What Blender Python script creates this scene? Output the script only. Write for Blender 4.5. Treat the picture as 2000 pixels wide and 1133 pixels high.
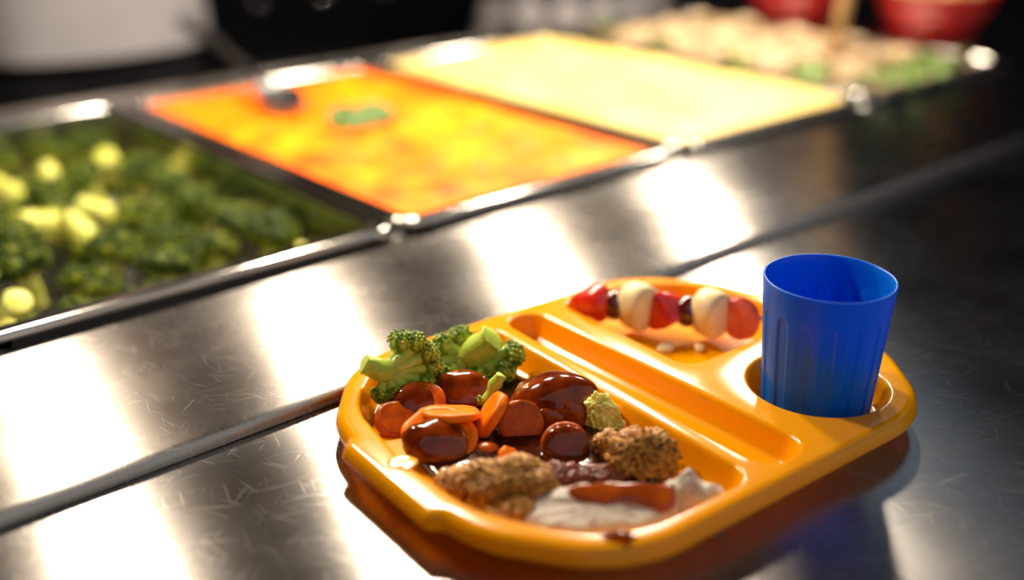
import bpy, bmesh, math, random
from mathutils import Vector, Matrix, noise, geometry, Euler

for o in list(bpy.data.objects):
    bpy.data.objects.remove(o)
scene = bpy.context.scene
COL = scene.collection
ZC = 0.90                     # height of the lower tray shelf above the floor
R = math.radians

# ------------------------------------------------------------------ camera
cam_d = bpy.data.cameras.new('camera')
cam = bpy.data.objects.new('camera', cam_d)
COL.objects.link(cam)
cam.location = (0, 0, ZC + 0.2844)
cam.rotation_euler = (R(90 - 23.2), 0, R(-41))
cam_d.sensor_width = 36
cam_d.lens = 2130 / 2000 * 36
cam_d.clip_start = 0.02
cam_d.clip_end = 50
cam_d.dof.use_dof = True
cam_d.dof.focus_distance = 0.552
cam_d.dof.aperture_fstop = 1.9
cam_d.dof.aperture_blades = 0
scene.camera = cam

# ------------------------------------------------------------------ world, exposure
world = bpy.data.worlds.new('world')
scene.world = world
world.use_nodes = True
world.node_tree.nodes['Background'].inputs[0].default_value = (0.97, 0.98, 1.0, 1)
world.node_tree.nodes['Background'].inputs[1].default_value = 0.42
vs = scene.view_settings
vs.view_transform = 'Standard'
vs.look = 'None'
vs.exposure = 0.0
vs.gamma = 1.0
vs.use_curve_mapping = False
scene.cycles.use_denoising = True
scene.cycles.max_bounces = 8
scene.cycles.sample_clamp_indirect = 8.0

LAMP_POWER = 350.0            # emission strength of a heat lamp bulb
LAMP_COLOR = (1.0, 0.86, 0.68)
LAMP_X = (0.285, 0.59, 0.93, 1.265)
LAMP_Y = 0.85
LAMP_Z = 0.46


# ------------------------------------------------------------------ helpers
def tag(o, label=None, cat=None, group=None, kind=None):
    if label: o['label'] = label
    if cat: o['category'] = cat
    if group: o['group'] = group
    if kind: o['kind'] = kind
    return o


def empty(name, loc=(0, 0, 0), rot=(0, 0, 0), parent=None):
    o = bpy.data.objects.new(name, None)
    o.empty_display_size = 0.01
    COL.objects.link(o)
    o.location = loc
    o.rotation_euler = rot
    o.parent = parent
    return o


def link_mesh(name, me, mat=None, parent=None, loc=(0, 0, 0), rot=(0, 0, 0)):
    o = bpy.data.objects.new(name, me)
    COL.objects.link(o)
    o.location = loc
    o.rotation_euler = rot
    o.parent = parent
    if mat and not me.materials:
        me.materials.append(mat)
    return o


def bm_obj(name, bm, mat, parent=None, loc=(0, 0, 0), rot=(0, 0, 0), smooth=True, normals=True):
    if normals:
        bmesh.ops.recalc_face_normals(bm, faces=bm.faces)
    me = bpy.data.meshes.new(name)
    bm.to_mesh(me)
    bm.free()
    if smooth:
        me.polygons.foreach_set('use_smooth', [True] * len(me.polygons))
    return link_mesh(name, me, mat, parent, loc, rot)


def copy_tree(o, parent=None):
    c = o.copy()
    COL.objects.link(c)
    c.parent = parent
    for ch in list(o.children):
        copy_tree(ch, c)
    return c


def add_box(bm, lo, hi, bevel=0.0, seg=2):
    lo = Vector(lo); hi = Vector(hi)
    m = Matrix.Translation((lo + hi) / 2) @ Matrix.Diagonal(((hi - lo).x, (hi - lo).y, (hi - lo).z, 1))
    r = bmesh.ops.create_cube(bm, size=1, matrix=m)
    if bevel:
        es = set()
        for v in r['verts']:
            es.update(v.link_edges)
        bmesh.ops.bevel(bm, geom=list(es), offset=bevel, segments=seg, affect='EDGES', profile=0.5)


def box_obj(name, lo, hi, mat, parent=None, bevel=0.0, loc=(0, 0, 0), rot=(0, 0, 0)):
    bm = bmesh.new()
    add_box(bm, lo, hi, bevel)
    return bm_obj(name, bm, mat, parent, loc, rot, smooth=False)


def add_loft(bm, rings, cap0=True, cap1=True, closed=True):
    vr = [[bm.verts.new(p) for p in ring] for ring in rings]
    n = len(vr[0])
    for a, b in zip(vr[:-1], vr[1:]):
        for i in range(n if closed else n - 1):
            j = (i + 1) % n
            try:
                bm.faces.new((a[i], a[j], b[j], b[i]))
            except ValueError:
                pass
    if cap0: bm.faces.new(vr[0][::-1])
    if cap1: bm.faces.new(vr[-1])
    return vr


def add_lathe(bm, prof, n=32, cap0=False, cap1=False, mat=None):
    rings = []
    for r, z in prof:
        rings.append([Vector((r * math.cos(2 * math.pi * i / n), r * math.sin(2 * math.pi * i / n), z)) for i in range(n)])
    if mat is not None:
        rings = [[mat @ p for p in ring] for ring in rings]
    return add_loft(bm, rings, cap0, cap1)


def add_tube(bm, pts, radii, n=10, cap=True):
    pts = [Vector(p) for p in pts]
    rings = []
    up = Vector((0, 0, 1))
    prev = None
    for i, p in enumerate(pts):
        d = (pts[min(i + 1, len(pts) - 1)] - pts[max(i - 1, 0)]).normalized()
        if prev is None:
            s = d.cross(up)
            if s.length < 1e-3: s = d.cross(Vector((1, 0, 0)))
        else:
            s = prev - d * prev.dot(d)
        s.normalize(); prev = s
        t = s.cross(d)
        r = radii[i] if hasattr(radii, '__len__') else radii
        rings.append([p + (s * math.cos(2 * math.pi * k / n) + t * math.sin(2 * math.pi * k / n)) * r for k in range(n)])
    add_loft(bm, rings, cap, cap)


def smooth_path(pts, k=6):
    pts = [Vector(p) for p in pts]
    out = []
    for i in range(len(pts) - 1):
        p0 = pts[max(i - 1, 0)]; p1 = pts[i]; p2 = pts[i + 1]; p3 = pts[min(i + 2, len(pts) - 1)]
        for j in range(k):
            t = j / k
            out.append(0.5 * ((2 * p1) + (p2 - p0) * t + (2 * p0 - 5 * p1 + 4 * p2 - p3) * t * t + (3 * p1 - p0 - 3 * p2 + p3) * t ** 3))
    out.append(pts[-1])
    return out


_ICO = {}
def ico(sub):
    if sub not in _ICO:
        b = bmesh.new()
        bmesh.ops.create_icosphere(b, subdivisions=sub, radius=1)
        b.verts.index_update()
        _ICO[sub] = ([v.co.copy() for v in b.verts], [[v.index for v in f.verts] for f in b.faces])
        b.free()
    return _ICO[sub]


def add_ico(bm, sub, fn):
    vs_, fs_ = ico(sub)
    vv = [bm.verts.new(fn(c)) for c in vs_]
    for f in fs_:
        bm.faces.new([vv[i] for i in f])
    return vv


def raw_obj(name, verts, faces, mat, parent=None, loc=(0, 0, 0), rot=(0, 0, 0), smooth=True):
    me = bpy.data.meshes.new(name)
    me.from_pydata([tuple(v) for v in verts], [], faces)
    if smooth:
        me.polygons.foreach_set('use_smooth', [True] * len(me.polygons))
    me.update()
    return link_mesh(name, me, mat, parent, loc, rot)


def blob_mesh(name, sub, size, amp, freq, seed=0, flat=None, oct_=3, mat=None, parent=None, loc=(0, 0, 0), rot=(0, 0, 0), rough=0.0, rfreq=0):
    vs_, fs_ = ico(sub)
    out = []
    off = Vector((seed * 7.31, seed * 3.17, seed * 5.77))
    for c in vs_:
        d = 1 + amp * noise.fractal(c * freq + off, 0.9, 2.1, oct_)
        if rough:
            d += rough * noise.fractal(c * rfreq + off, 0.8, 2.2, 3)
        p = Vector((c.x * size[0] * d, c.y * size[1] * d, c.z * size[2] * d))
        if flat is not None and p.z < flat:
            p.z = flat + (p.z - flat) * 0.15
        out.append(p)
    return raw_obj(name, out, fs_, mat, parent, loc, rot)


# ---- 2D outlines
def rounded_poly(pts, step=0.0015):
    """pts = [(x, y, r)] -> evenly stepped outline with each corner rounded by r."""
    n = len(pts)
    raw = []
    for i in range(n):
        x, y, r = pts[i]
        p = Vector((x, y)); a = Vector(pts[i - 1][:2]); b = Vector(pts[(i + 1) % n][:2])
        d0 = (a - p).normalized(); d1 = (b - p).normalized()
        ang = d0.angle(d1)
        t = r / math.tan(ang / 2)
        t = min(t, (a - p).length * 0.499, (b - p).length * 0.499)
        r = t * math.tan(ang / 2)
        c = p + (d0 + d1).normalized() * (r / math.sin(ang / 2))
        s = p + d0 * t; e = p + d1 * t
        v0 = s - c; v1 = e - c
        sweep = v0.angle_signed(v1)
        k = max(2, int(abs(sweep) * r / step) + 2)
        for j in range(k + 1):
            q = v0.copy(); q.rotate(Matrix.Rotation(-sweep * j / k, 2))
            raw.append(c + q)
    # resample
    L = [0]
    m = len(raw)
    for i in range(m):
        L.append(L[-1] + (raw[(i + 1) % m] - raw[i]).length)
    cnt = max(24, int(L[-1] / step))
    out = []
    k = 0
    for i in range(cnt):
        s = L[-1] * i / cnt
        while L[k + 1] < s: k += 1
        seg = L[k + 1] - L[k]
        f = 0 if seg < 1e-12 else (s - L[k]) / seg
        out.append(raw[k].lerp(raw[(k + 1) % m], f))
    return out


def loop_normals(loop):
    n = len(loop)
    area = sum(loop[i].x * loop[(i + 1) % n].y - loop[(i + 1) % n].x * loop[i].y for i in range(n))
    sg = 1 if area > 0 else -1
    out = []
    for i in range(n):
        t = (loop[(i + 1) % n] - loop[i - 1]).normalized()
        out.append(Vector((t.y, -t.x)) * sg)
    return out


def ring(loop, nor, off, z):
    return [Vector((p.x + q.x * off, p.y + q.y * off, z)) for p, q in zip(loop, nor)]


def rrect(x0, x1, y0, y1, r, step=0.004):
    return rounded_poly([(x0, y0, r), (x1, y0, r), (x1, y1, r), (x0, y1, r)], step)


# ------------------------------------------------------------------ materials
def new_mat(name):
    m = bpy.data.materials.new(name)
    m.use_nodes = True
    return m, m.node_tree, m.node_tree.nodes['Principled BSDF']


def add(nt, kind, **kw):
    n = nt.nodes.new(kind)
    for k, v in kw.items():
        setattr(n, k, v)
    return n


def tex_coord(nt, out='Object'):
    t = add(nt, 'ShaderNodeTexCoord')
    return t.outputs[out]


def noise_tex(nt, vec, scale, detail=4, rough=0.5):
    n = add(nt, 'ShaderNodeTexNoise')
    n.inputs['Scale'].default_value = scale
    n.inputs['Detail'].default_value = detail
    n.inputs['Roughness'].default_value = rough
    nt.links.new(vec, n.inputs['Vector'])
    return n.outputs[0]


def ramp(nt, fac, stops):
    n = add(nt, 'ShaderNodeValToRGB')
    el = n.color_ramp.elements
    while len(el) < len(stops): el.new(0.5)
    for e, (p, c) in zip(el, stops):
        e.position = p
        e.color = c if len(c) == 4 else (*c, 1)
    nt.links.new(fac, n.inputs[0])
    return n.outputs[0]


def bump(nt, b, height, strength, dist=0.001):
    n = add(nt, 'ShaderNodeBump')
    n.inputs['Strength'].default_value = strength
    n.inputs['Distance'].default_value = dist
    nt.links.new(height, n.inputs['Height'])
    nt.links.new(n.outputs[0], b.inputs['Normal'])
    return n


def simple(name, col, rough=0.5, metallic=0.0, spec=0.5, sss=0.0, sss_r=(1, 0.3, 0.1), sss_s=0.003, coat=0.0, bscale=0, bstr=0.0, bdist=0.0005, trans=0.0):
    m, nt, b = new_mat(name)
    b.inputs['Base Color'].default_value = (*col, 1)
    b.inputs['Roughness'].default_value = rough
    b.inputs['Metallic'].default_value = metallic
    b.inputs['Specular IOR Level'].default_value = spec
    if sss:
        b.inputs['Subsurface Weight'].default_value = sss
        b.inputs['Subsurface Radius'].default_value = sss_r
        b.inputs['Subsurface Scale'].default_value = sss_s
    if coat:
        b.inputs['Coat Weight'].default_value = coat
        b.inputs['Coat Roughness'].default_value = 0.04
    if trans:
        b.inputs['Transmission Weight'].default_value = trans
    if bscale:
        bump(nt, b, noise_tex(nt, tex_coord(nt), bscale, 4), bstr, bdist)
    return m


def mottled(name, stops, scale, rough=0.5, detail=4, spec=0.5, sss=0.0, sss_r=(1, 0.5, 0.2), sss_s=0.003, bscale=0, bstr=0.3, bdist=0.0005, coat=0.0):
    m = simple(name, (0.5, 0.5, 0.5), rough, 0, spec, sss, sss_r, sss_s, coat)
    nt = m.node_tree
    b = nt.nodes['Principled BSDF']
    tc = tex_coord(nt)
    nt.links.new(ramp(nt, noise_tex(nt, tc, scale, detail), stops), b.inputs['Base Color'])
    if bscale:
        bump(nt, b, noise_tex(nt, tc, bscale, 4), bstr, bdist)
    return m


def steel(name, col=(0.56, 0.54, 0.52), rough=0.33, aniso=0.8, tangent=(1, 0, 0), scratches=True, sstr=0.04):
    m, nt, b = new_mat(name)
    b.inputs['Base Color'].default_value = (*col, 1)
    b.inputs['Metallic'].default_value = 1
    b.inputs['Roughness'].default_value = rough
    b.inputs['Anisotropic'].default_value = aniso
    b.inputs['Anisotropic Rotation'].default_value = 0.25
    if tangent:
        c = add(nt, 'ShaderNodeCombineXYZ')
        for i in range(3): c.inputs[i].default_value = tangent[i]
        nt.links.new(c.outputs[0], b.inputs['Tangent'])
    if scratches:
        tc = tex_coord(nt)
        total = None
        for ang, sc, th in ((12, (22, 2100, 1), 0.725), (64, (30, 1900, 1), 0.73), (-38, (34, 2300, 1), 0.73), (-72, (24, 2000, 1), 0.735), (33, (18, 1700, 1), 0.74), (85, (32, 2400, 1), 0.73)):
            rot = add(nt, 'ShaderNodeVectorRotate', rotation_type='Z_AXIS')
            rot.inputs['Angle'].default_value = R(ang)
            nt.links.new(tc, rot.inputs['Vector'])
            mp = add(nt, 'ShaderNodeMapping')
            mp.inputs['Scale'].default_value = sc
            nt.links.new(rot.outputs[0], mp.inputs['Vector'])
            nz = noise_tex(nt, mp.outputs[0], 1.0, 1, 0.4)
            r_ = ramp(nt, nz, [(th, (0, 0, 0)), (th + 0.05, (1, 1, 1))])
            if total is None:
                total = r_
            else:
                mx = add(nt, 'ShaderNodeMath', operation='MAXIMUM')
                nt.links.new(total, mx.inputs[0]); nt.links.new(r_, mx.inputs[1])
                total = mx.outputs[0]
        # fine brushing across the panel, mottled by wear
        mp = add(nt, 'ShaderNodeMapping')
        mp.inputs['Scale'].default_value = (12, 1800, 1)
        nt.links.new(tc, mp.inputs['Vector'])
        br = noise_tex(nt, mp.outputs[0], 1.0, 2)
        wear = noise_tex(nt, tc, 14, 5, 0.6)
        ma = add(nt, 'ShaderNodeMath', operation='MULTIPLY_ADD')
        nt.links.new(wear, ma.inputs[0]); ma.inputs[1].default_value = 0.16; ma.inputs[2].default_value = rough - 0.08
        mb = add(nt, 'ShaderNodeMath', operation='MULTIPLY_ADD')
        nt.links.new(total, mb.inputs[0]); mb.inputs[1].default_value = 0.16
        nt.links.new(ma.outputs[0], mb.inputs[2])
        nt.links.new(mb.outputs[0], b.inputs['Roughness'])
        md = add(nt, 'ShaderNodeMath', operation='MULTIPLY_ADD')
        nt.links.new(total, md.inputs[0]); md.inputs[1].default_value = -1.0
        mc = add(nt, 'ShaderNodeMath', operation='MULTIPLY')
        nt.links.new(br, mc.inputs[0]); mc.inputs[1].default_value = 0.12
        nt.links.new(mc.outputs[0], md.inputs[2])
        bump(nt, b, md.outputs[0], sstr, 0.0001)
        cm = add(nt, 'ShaderNodeMix', data_type='RGBA')
        cm.inputs['A'].default_value = (*col, 1)
        cm.inputs['B'].default_value = (0.64, 0.60, 0.56, 1)
        nt.links.new(total, cm.inputs['Factor'])
        nt.links.new(cm.outputs['Result'], b.inputs['Base Color'])
    return m


M = {}
M['steel'] = steel('brushed_steel', (0.46, 0.425, 0.392), 0.26, 0.965)
M['steel_shelf'] = steel('brushed_steel_shelf', (0.40, 0.378, 0.36), 0.245, 0.965)
M['steel_edge'] = steel('polished_steel_edge', (0.55, 0.53, 0.51), 0.30, 0.5, scratches=False)
M['pan'] = steel('pan_steel', (0.56, 0.54, 0.51), 0.15, 0.0, None, scratches=False)
M['dark_gap'] = simple('black_gap', (0.01, 0.01, 0.01), 0.6)
M['cabinet'] = simple('cabinet_grey', (0.08, 0.08, 0.085), 0.5)
M['tray'] = simple('yellow_polycarbonate', (1.0, 0.42, 0.0), 0.17, 0, 0.4, bscale=900, bstr=0.03, bdist=0.0002)
_nt = M['tray'].node_tree
_b = _nt.nodes['Principled BSDF']
_tr = add(_nt, 'ShaderNodeBsdfTranslucent')
_tr.inputs[0].default_value = (1.0, 0.30, 0.0, 1)
_mx = add(_nt, 'ShaderNodeMixShader')
_mx.inputs[0].default_value = 0.22
_nt.links.new(_b.outputs[0], _mx.inputs[1]); _nt.links.new(_tr.outputs[0], _mx.inputs[2])
_nt.links.new(_mx.outputs[0], _nt.nodes['Material Output'].inputs[0])
M['black_metal'] = simple('black_enamel', (0.012, 0.012, 0.013), 0.45)
M['floor'] = mottled('dark_floor_tile', [(0.35, (0.02, 0.02, 0.022)), (0.7, (0.035, 0.033, 0.032))], 20, 0.7, spec=0.15)
M['wall'] = mottled('dark_wall_paint', [(0.3, (0.016, 0.016, 0.020)), (0.7, (0.024, 0.024, 0.028))], 6, 0.8, spec=0.1)
M['ceiling'] = simple('ceiling_paint', (0.05, 0.05, 0.055), 0.8)


# ------------------------------------------------------------------ room
def structure(name, lo, hi, mat):
    return tag(box_obj(name, lo, hi, M[mat]), kind='structure')


structure('floor', (-2.5, -2.5, -0.1), (5.0, 3.6, 0.0), 'floor')
structure('wall_back', (-2.5, 3.5, 0.0), (5.0, 3.6, 2.7), 'wall')
structure('wall_right', (4.9, -2.5, 0.0), (5.0, 3.5, 2.7), 'wall')
structure('wall_left', (-2.5, -2.5, 0.0), (-2.4, 3.5, 2.7), 'wall')
def added_ceiling_light(x, y, label):  # added panel, unseen, put up for its cool reflection on the steel shelf
    t = empty('added_ceiling_light', (x, y, 2.7))
    tag(t, label, 'added light')
    m, nt, b = new_mat('cool_diffuser')
    b.inputs['Emission Color'].default_value = (0.50, 0.75, 1.0, 1)
    b.inputs['Emission Strength'].default_value = 0.9
    box_obj('diffuser', (-0.29, -0.29, -0.030), (0.29, 0.29, -0.006), m, t, 0.004)
    for lo, hi in (((-0.31, -0.31, -0.035), (0.31, -0.29, 0)), ((-0.31, 0.29, -0.035), (0.31, 0.31, 0)), ((-0.31, -0.29, -0.035), (-0.29, 0.29, 0)), ((0.29, -0.29, -0.035), (0.31, 0.29, 0))):
        box_obj('frame', lo, hi, M['ceiling'], t)


added_ceiling_light(3.15, 1.5, 'added cool square ceiling light panel, unseen, to the right of the counter')
structure('ceiling', (-2.5, -0.1, 2.7), (5.0, 3.6, 2.8), 'ceiling')

# ------------------------------------------------------------------ counter
CX0, CX1 = -0.9, 2.3
PAN_X = [0.122, 0.425, 0.728, 1.031, 1.334]
PAN_Y0, PAN_Y1 = 0.607, 1.112


def extrude_x(name, prof, x0, x1, mat, parent, closed=True, smooth=True):
    bm = bmesh.new()
    a = [Vector((x0, y, z)) for y, z in prof]
    b = [Vector((x1, y, z)) for y, z in prof]
    add_loft(bm, [a, b], True, True, True)
    o = bm_obj(name, bm, mat, parent, smooth=False)
    if smooth:
        for p in o.data.polygons:
            p.use_smooth = len(p.vertices) == 4
        o.data.set_sharp_from_angle(angle=R(35))
    return o


TOPZ = 0.0085
shelf = empty('tray_shelf', (0, 0, ZC))
tag(shelf, 'scratched brushed steel lower shelf that the yellow tray stands on', 'shelf')
prof = [(0.448, 0.0), (-0.05, 0.0)] + [(-0.05 - 0.014 * math.sin(R(a)), -0.014 + 0.014 * math.cos(R(a))) for a in range(15, 181, 15)] + [(0.448, -0.028)]
extrude_x('shelf_panel', prof, CX0, CX1, M['steel_shelf'], shelf)
for x in (-0.6, 0.5, 1.6):
    box_obj('shelf_bracket', (x, 0.0, -0.10), (x + 0.03, 0.445, -0.0285), M['steel_edge'], shelf, 0.002)

top = empty('serving_counter_top', (0, 0, ZC))
tag(top, 'brushed steel hot counter worktop with rounded front edge and openings for food pans', 'counter')
# front strip with its rounded nose standing just proud of the shelf
rn = 0.0056
prof = [(PAN_Y0 + 0.004, TOPZ)] + [(0.4455 + rn - rn * math.sin(R(a)), TOPZ - rn + rn * math.cos(R(a))) for a in range(0, 91, 9)] + [(0.4456, 0.0012), (0.4464, 0.0003), (PAN_Y0 + 0.004, 0.0003)]
extrude_x('front_panel', prof, CX0, CX1, M['steel'], top)
box_obj('shadow_gap', (CX0, 0.4495, -0.02), (CX1, PAN_Y0, 0.0002), M['dark_gap'], top)
extrude_x('rear_panel', [(PAN_Y1 - 0.004, TOPZ), (1.19, TOPZ), (1.20, TOPZ - 0.01), (1.20, -0.03), (PAN_Y1 - 0.004, -0.03)], CX0, CX1, M['steel'], top)
box_obj('end_panel', (CX0, PAN_Y0 + 0.004, -0.02), (PAN_X[0] - 0.006, PAN_Y1 - 0.004, TOPZ - 0.0003), M['steel'], top)
box_obj('end_panel', (PAN_X[4] + 0.006, PAN_Y0 + 0.004, -0.02), (CX1, PAN_Y1 - 0.004, TOPZ - 0.0003), M['steel'], top)
for i in range(1, 4):
    box_obj('divider_bar', (PAN_X[i] - 0.006, PAN_Y0 + 0.004, -0.01), (PAN_X[i] + 0.006, PAN_Y1 - 0.004, TOPZ + 0.001), M['steel_edge'], top, 0.002)
# raised coaming the pans hang on, coloured black for the shade under their lips
for i in range(4):
    box_obj('coaming', (PAN_X[i] + 0.030, PAN_Y0 + 0.0025, -0.01), (PAN_X[i + 1] - 0.030, PAN_Y0 + 0.0065, TOPZ + 0.007), M['black_metal'], top, 0.001)
    box_obj('coaming', (PAN_X[i] + 0.030, PAN_Y1 - 0.0065, -0.01), (PAN_X[i + 1] - 0.030, PAN_Y1 - 0.0025, TOPZ + 0.007), M['black_metal'], top, 0.001)

cab = empty('counter_cabinet', (0, 0, 0))
tag(cab, 'dark grey cabinet base under the steel serving counter', 'cabinet')
box_obj('front_board', (CX0, 0.46, 0.08), (CX1, 0.48, ZC - 0.031), M['cabinet'], cab)
box_obj('back_board', (CX0, 1.17, 0.08), (CX1, 1.19, ZC - 0.031), M['cabinet'], cab)
box_obj('side_board', (CX0, 0.481, 0.08), (CX0 + 0.02, 1.169, ZC - 0.031), M['cabinet'], cab)
box_obj('side_board', (CX1 - 0.02, 0.481, 0.08), (CX1, 1.169, ZC - 0.031), M['cabinet'], cab)
box_obj('plinth', (CX0 + 0.03, 0.50, 0.0), (CX1 - 0.03, 1.15, 0.08), M['black_metal'], cab)
box_obj('bottom_board', (CX0 + 0.021, 0.481, 0.081), (CX1 - 0.021, 1.169, 0.10), M['cabinet'], cab)


# ------------------------------------------------------------------ food pans
def food_pan(x0, x1, y0, y1, label, depth=0.10):
    cx, cy = (x0 + x1) / 2, (y0 + y1) / 2
    t = empty('food_pan', (cx, cy, ZC))
    tag(t, label, 'pan', 'steel food pans in the hot counter')
    hx, hy = (x1 - x0) / 2 - 0.001, (y1 - y0) / 2
    zt = TOPZ + 0.0115
    lo = rrect(-hx, hx, -hy, hy, 0.022, 0.004)
    nn = loop_normals(lo)
    bm = bmesh.new()
    rings = [ring(lo, nn, -0.0012, zt - 0.006), ring(lo, nn, 0, zt - 0.0055)]
    for a in range(0, 91, 18):
        rings.append(ring(lo, nn, -0.003 + 0.003 * math.cos(R(a)), zt - 0.003 + 0.003 * math.sin(R(a))))
    rings.append(ring(lo, nn, -0.0105, zt))
    add_loft(bm, rings, False, False)
    bm_obj('flange', bm, M['pan'], t)
    bm = bmesh.new()
    rings = []
    for a in range(0, 91, 15):
        rings.append(ring(lo, nn, -0.0105 - 0.005 * math.sin(R(a)), zt - 0.005 + 0.005 * math.cos(R(a))))
    rings.append(ring(lo, nn, -0.0190, zt - depth + 0.012))
    rings.append(ring(lo, nn, -0.0205, zt - depth + 0.003))
    rings.append(ring(lo, nn, -0.0220, zt - depth))
    add_loft(bm, rings, False, True)
    bm_obj('basin', bm, M['pan'], t)
    return t


food_pan(PAN_X[0], PAN_X[1], PAN_Y0, PAN_Y1, 'deep steel food pan holding the broccoli florets')
food_pan(PAN_X[1], PAN_X[2], PAN_Y0, PAN_Y1, 'steel food pan filled with bright orange mash')
food_pan(PAN_X[2], PAN_X[3], PAN_Y0, PAN_Y1, 'steel food pan filled with pale yellow mash')
food_pan(PAN_X[3], PAN_X[4], PAN_Y0, PAN_Y1, 'steel food pan heaped with pale cooked pieces and green leaves')
PZ = TOPZ + 0.0115            # height of the pan rims above the shelf


# ------------------------------------------------------------------ heat lamps
M['lamp_shade'] = simple('lamp_shade_metal', (0.55, 0.53, 0.5), 0.3, 1.0)
M['lamp_inner'] = simple('cord_black', (0.02, 0.02, 0.02), 0.6)
mb_, nt_, b_ = new_mat('hot_bulb')
b_.inputs['Base Color'].default_value = (1, 0.9, 0.7, 1)
b_.inputs['Emission Color'].default_value = (*LAMP_COLOR, 1)
b_.inputs['Emission Strength'].default_value = LAMP_POWER
M['bulb'] = mb_


def heat_lamp(x, which):
    t = empty('heat_lamp', (x, LAMP_Y, ZC + LAMP_Z))
    tag(t, which, 'lamp', 'heat lamps above the food pans')
    bm = bmesh.new()
    add_lathe(bm, [(0.012, 0.128), (0.030, 0.125), (0.060, 0.100), (0.082, 0.060), (0.094, 0.010), (0.095, 0.000),
                   (0.092, 0.000), (0.080, 0.058), (0.058, 0.096), (0.030, 0.119), (0.012, 0.122)], 40)
    bm_obj('shade', bm, M['lamp_shade'], t)
    bm = bmesh.new()
    prof = [(0.034 * math.sin(R(a)), 0.034 - 0.034 * math.cos(R(a))) for a in range(6, 91, 12)] + [(0.031, 0.052), (0.018, 0.085)]
    add_lathe(bm, prof, 24, True, True)
    bm_obj('bulb', bm, M['bulb'], t)
    bm = bmesh.new()
    add_lathe(bm, [(0.021, 0.084), (0.021, 0.122), (0.010, 0.135)], 20, True, True)
    bm_obj('socket', bm, M['lamp_inner'], t)
    bm = bmesh.new()
    add_tube(bm, [(0, 0, 0.13), (0, 0, 2.7 - ZC - LAMP_Z)], 0.004, 8)
    bm_obj('cord', bm, M['lamp_inner'], t)
    return t


for x, w in zip(LAMP_X, ('broccoli', 'orange mash', 'yellow mash', 'pale cooked pieces')):
    heat_lamp(x, 'hanging heat lamp with steel dome shade above the pan of ' + w)

# ------------------------------------------------------------------ yellow compartment tray
T = 0.018
TRAY = (0.3787, 0.3386)
TROT = R(-3.5)


def tray_outline(tab=True):
    q = [(0.100, -0.111, 0.060), (0.137, -0.062, 0.055)]
    if tab:
        q += [(0.1415, -0.0405, 0.004), (0.1475, -0.0355, 0.005), (0.1475, 0.0355, 0.005), (0.1415, 0.0405, 0.004)]
    else:
        q += [(0.1415, 0.0, 0.25)]
    q += [(0.137, 0.062, 0.055), (0.100, 0.111, 0.060), (-0.100, 0.111, 0.060), (-0.137, 0.062, 0.055)]
    if tab:
        q += [(-0.1415, 0.0405, 0.004), (-0.1475, 0.0355, 0.005), (-0.1475, -0.0355, 0.005), (-0.1415, -0.0405, 0.004)]
    else:
        q += [(-0.1415, 0.0, 0.25)]
    q += [(-0.137, -0.062, 0.055), (-0.100, -0.111, 0.060)]
    q = [(x - 0.006 if x < 0 else x - 0.002, y, r) for x, y, r in q]
    return rounded_poly(q, 0.0014)


tray = empty('compartment_tray', (TRAY[0], TRAY[1], ZC), (0, 0, TROT))
tag(tray, 'yellow plastic school meal tray with four compartments on the steel shelf', 'tray')
bm = bmesh.new()
out = tray_outline(True)
on = loop_normals(out)
rimprof = [(-0.0058, T), (-0.0050, T - 0.00005), (-0.0036, T - 0.0005), (-0.0023, T - 0.0013), (-0.0012, T - 0.0025), (-0.0004, T - 0.0041),
           (0.0, T - 0.0058), (0.0003, 0.0108), (-0.0002, 0.0098), (-0.0012, 0.0093), (-0.0024, 0.0096), (-0.0034, 0.0110), (-0.0045, 0.0125)]
rings = [ring(out, on, o_, z_) for o_, z_ in rimprof]
vr = add_loft(bm, rings, False, False)
plate_in = [vr[0]]
comp = {
    'food': [(-0.019, -0.102, 0.016), (-0.019, 0.098, 0.014), (-0.099, 0.0985, 0.040), (-0.132, 0.064, 0.045), (-0.1405, 0.005, 0.120), (-0.137, -0.045, 0.060), (-0.104, -0.101, 0.055)],
    'cutlery': [(-0.0145, -0.1015, 0.019), (0.0225, -0.1015, 0.018), (0.0145, 0.101, 0.013), (-0.0135, 0.101, 0.013)],
    'dessert': [(0.031, -0.009, 0.014), (0.030, 0.100, 0.011), (0.078, 0.099, 0.045), (0.115, 0.078, 0.045), (0.130, 0.042, 0.045), (0.132, -0.009, 0.014)],
}
HOLE = (0.0727, -0.0603)
cprof = [(0.0, T), (-0.0006, T - 0.00008), (-0.0013, T - 0.0004), (-0.0020, T - 0.0011), (-0.0026, T - 0.0022), (-0.0030, T - 0.0036),
         (-0.0046, 0.0088), (-0.0056, 0.0064), (-0.0070, 0.0048), (-0.0088, 0.0041), (-0.0105, 0.0040)]
hole_loop = [Vector((HOLE[0] + 0.0375 * math.cos(2 * math.pi * i / 160), HOLE[1] + 0.0375 * math.sin(2 * math.pi * i / 160))) for i in range(160)]
FOOD_LOOP = None
for k, q in comp.items():
    lp = rounded_poly(q, 0.0014)
    nn = loop_normals(lp)
    rr = add_loft(bm, [ring(lp, nn, o_, z_) for o_, z_ in cprof], False, False)
    f = bm.faces.new(rr[-1])
    plate_in.append(rr[0])
nn = loop_normals(hole_loop)
hp = [(0.0, T), (-0.0006, T - 0.00008), (-0.0014, T - 0.0005), (-0.0022, T - 0.0014), (-0.0028, T - 0.0027), (-0.0032, T - 0.0042), (-0.0042, 0.0065), (-0.0052, 0.0045), (-0.0065, 0.0035), (-0.008, 0.0032)]
rr = add_loft(bm, [ring(hole_loop, nn, o_, z_) for o_, z_ in hp], False, False)
bm.faces.new(rr[-1])
plate_in.append(rr[0])
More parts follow.
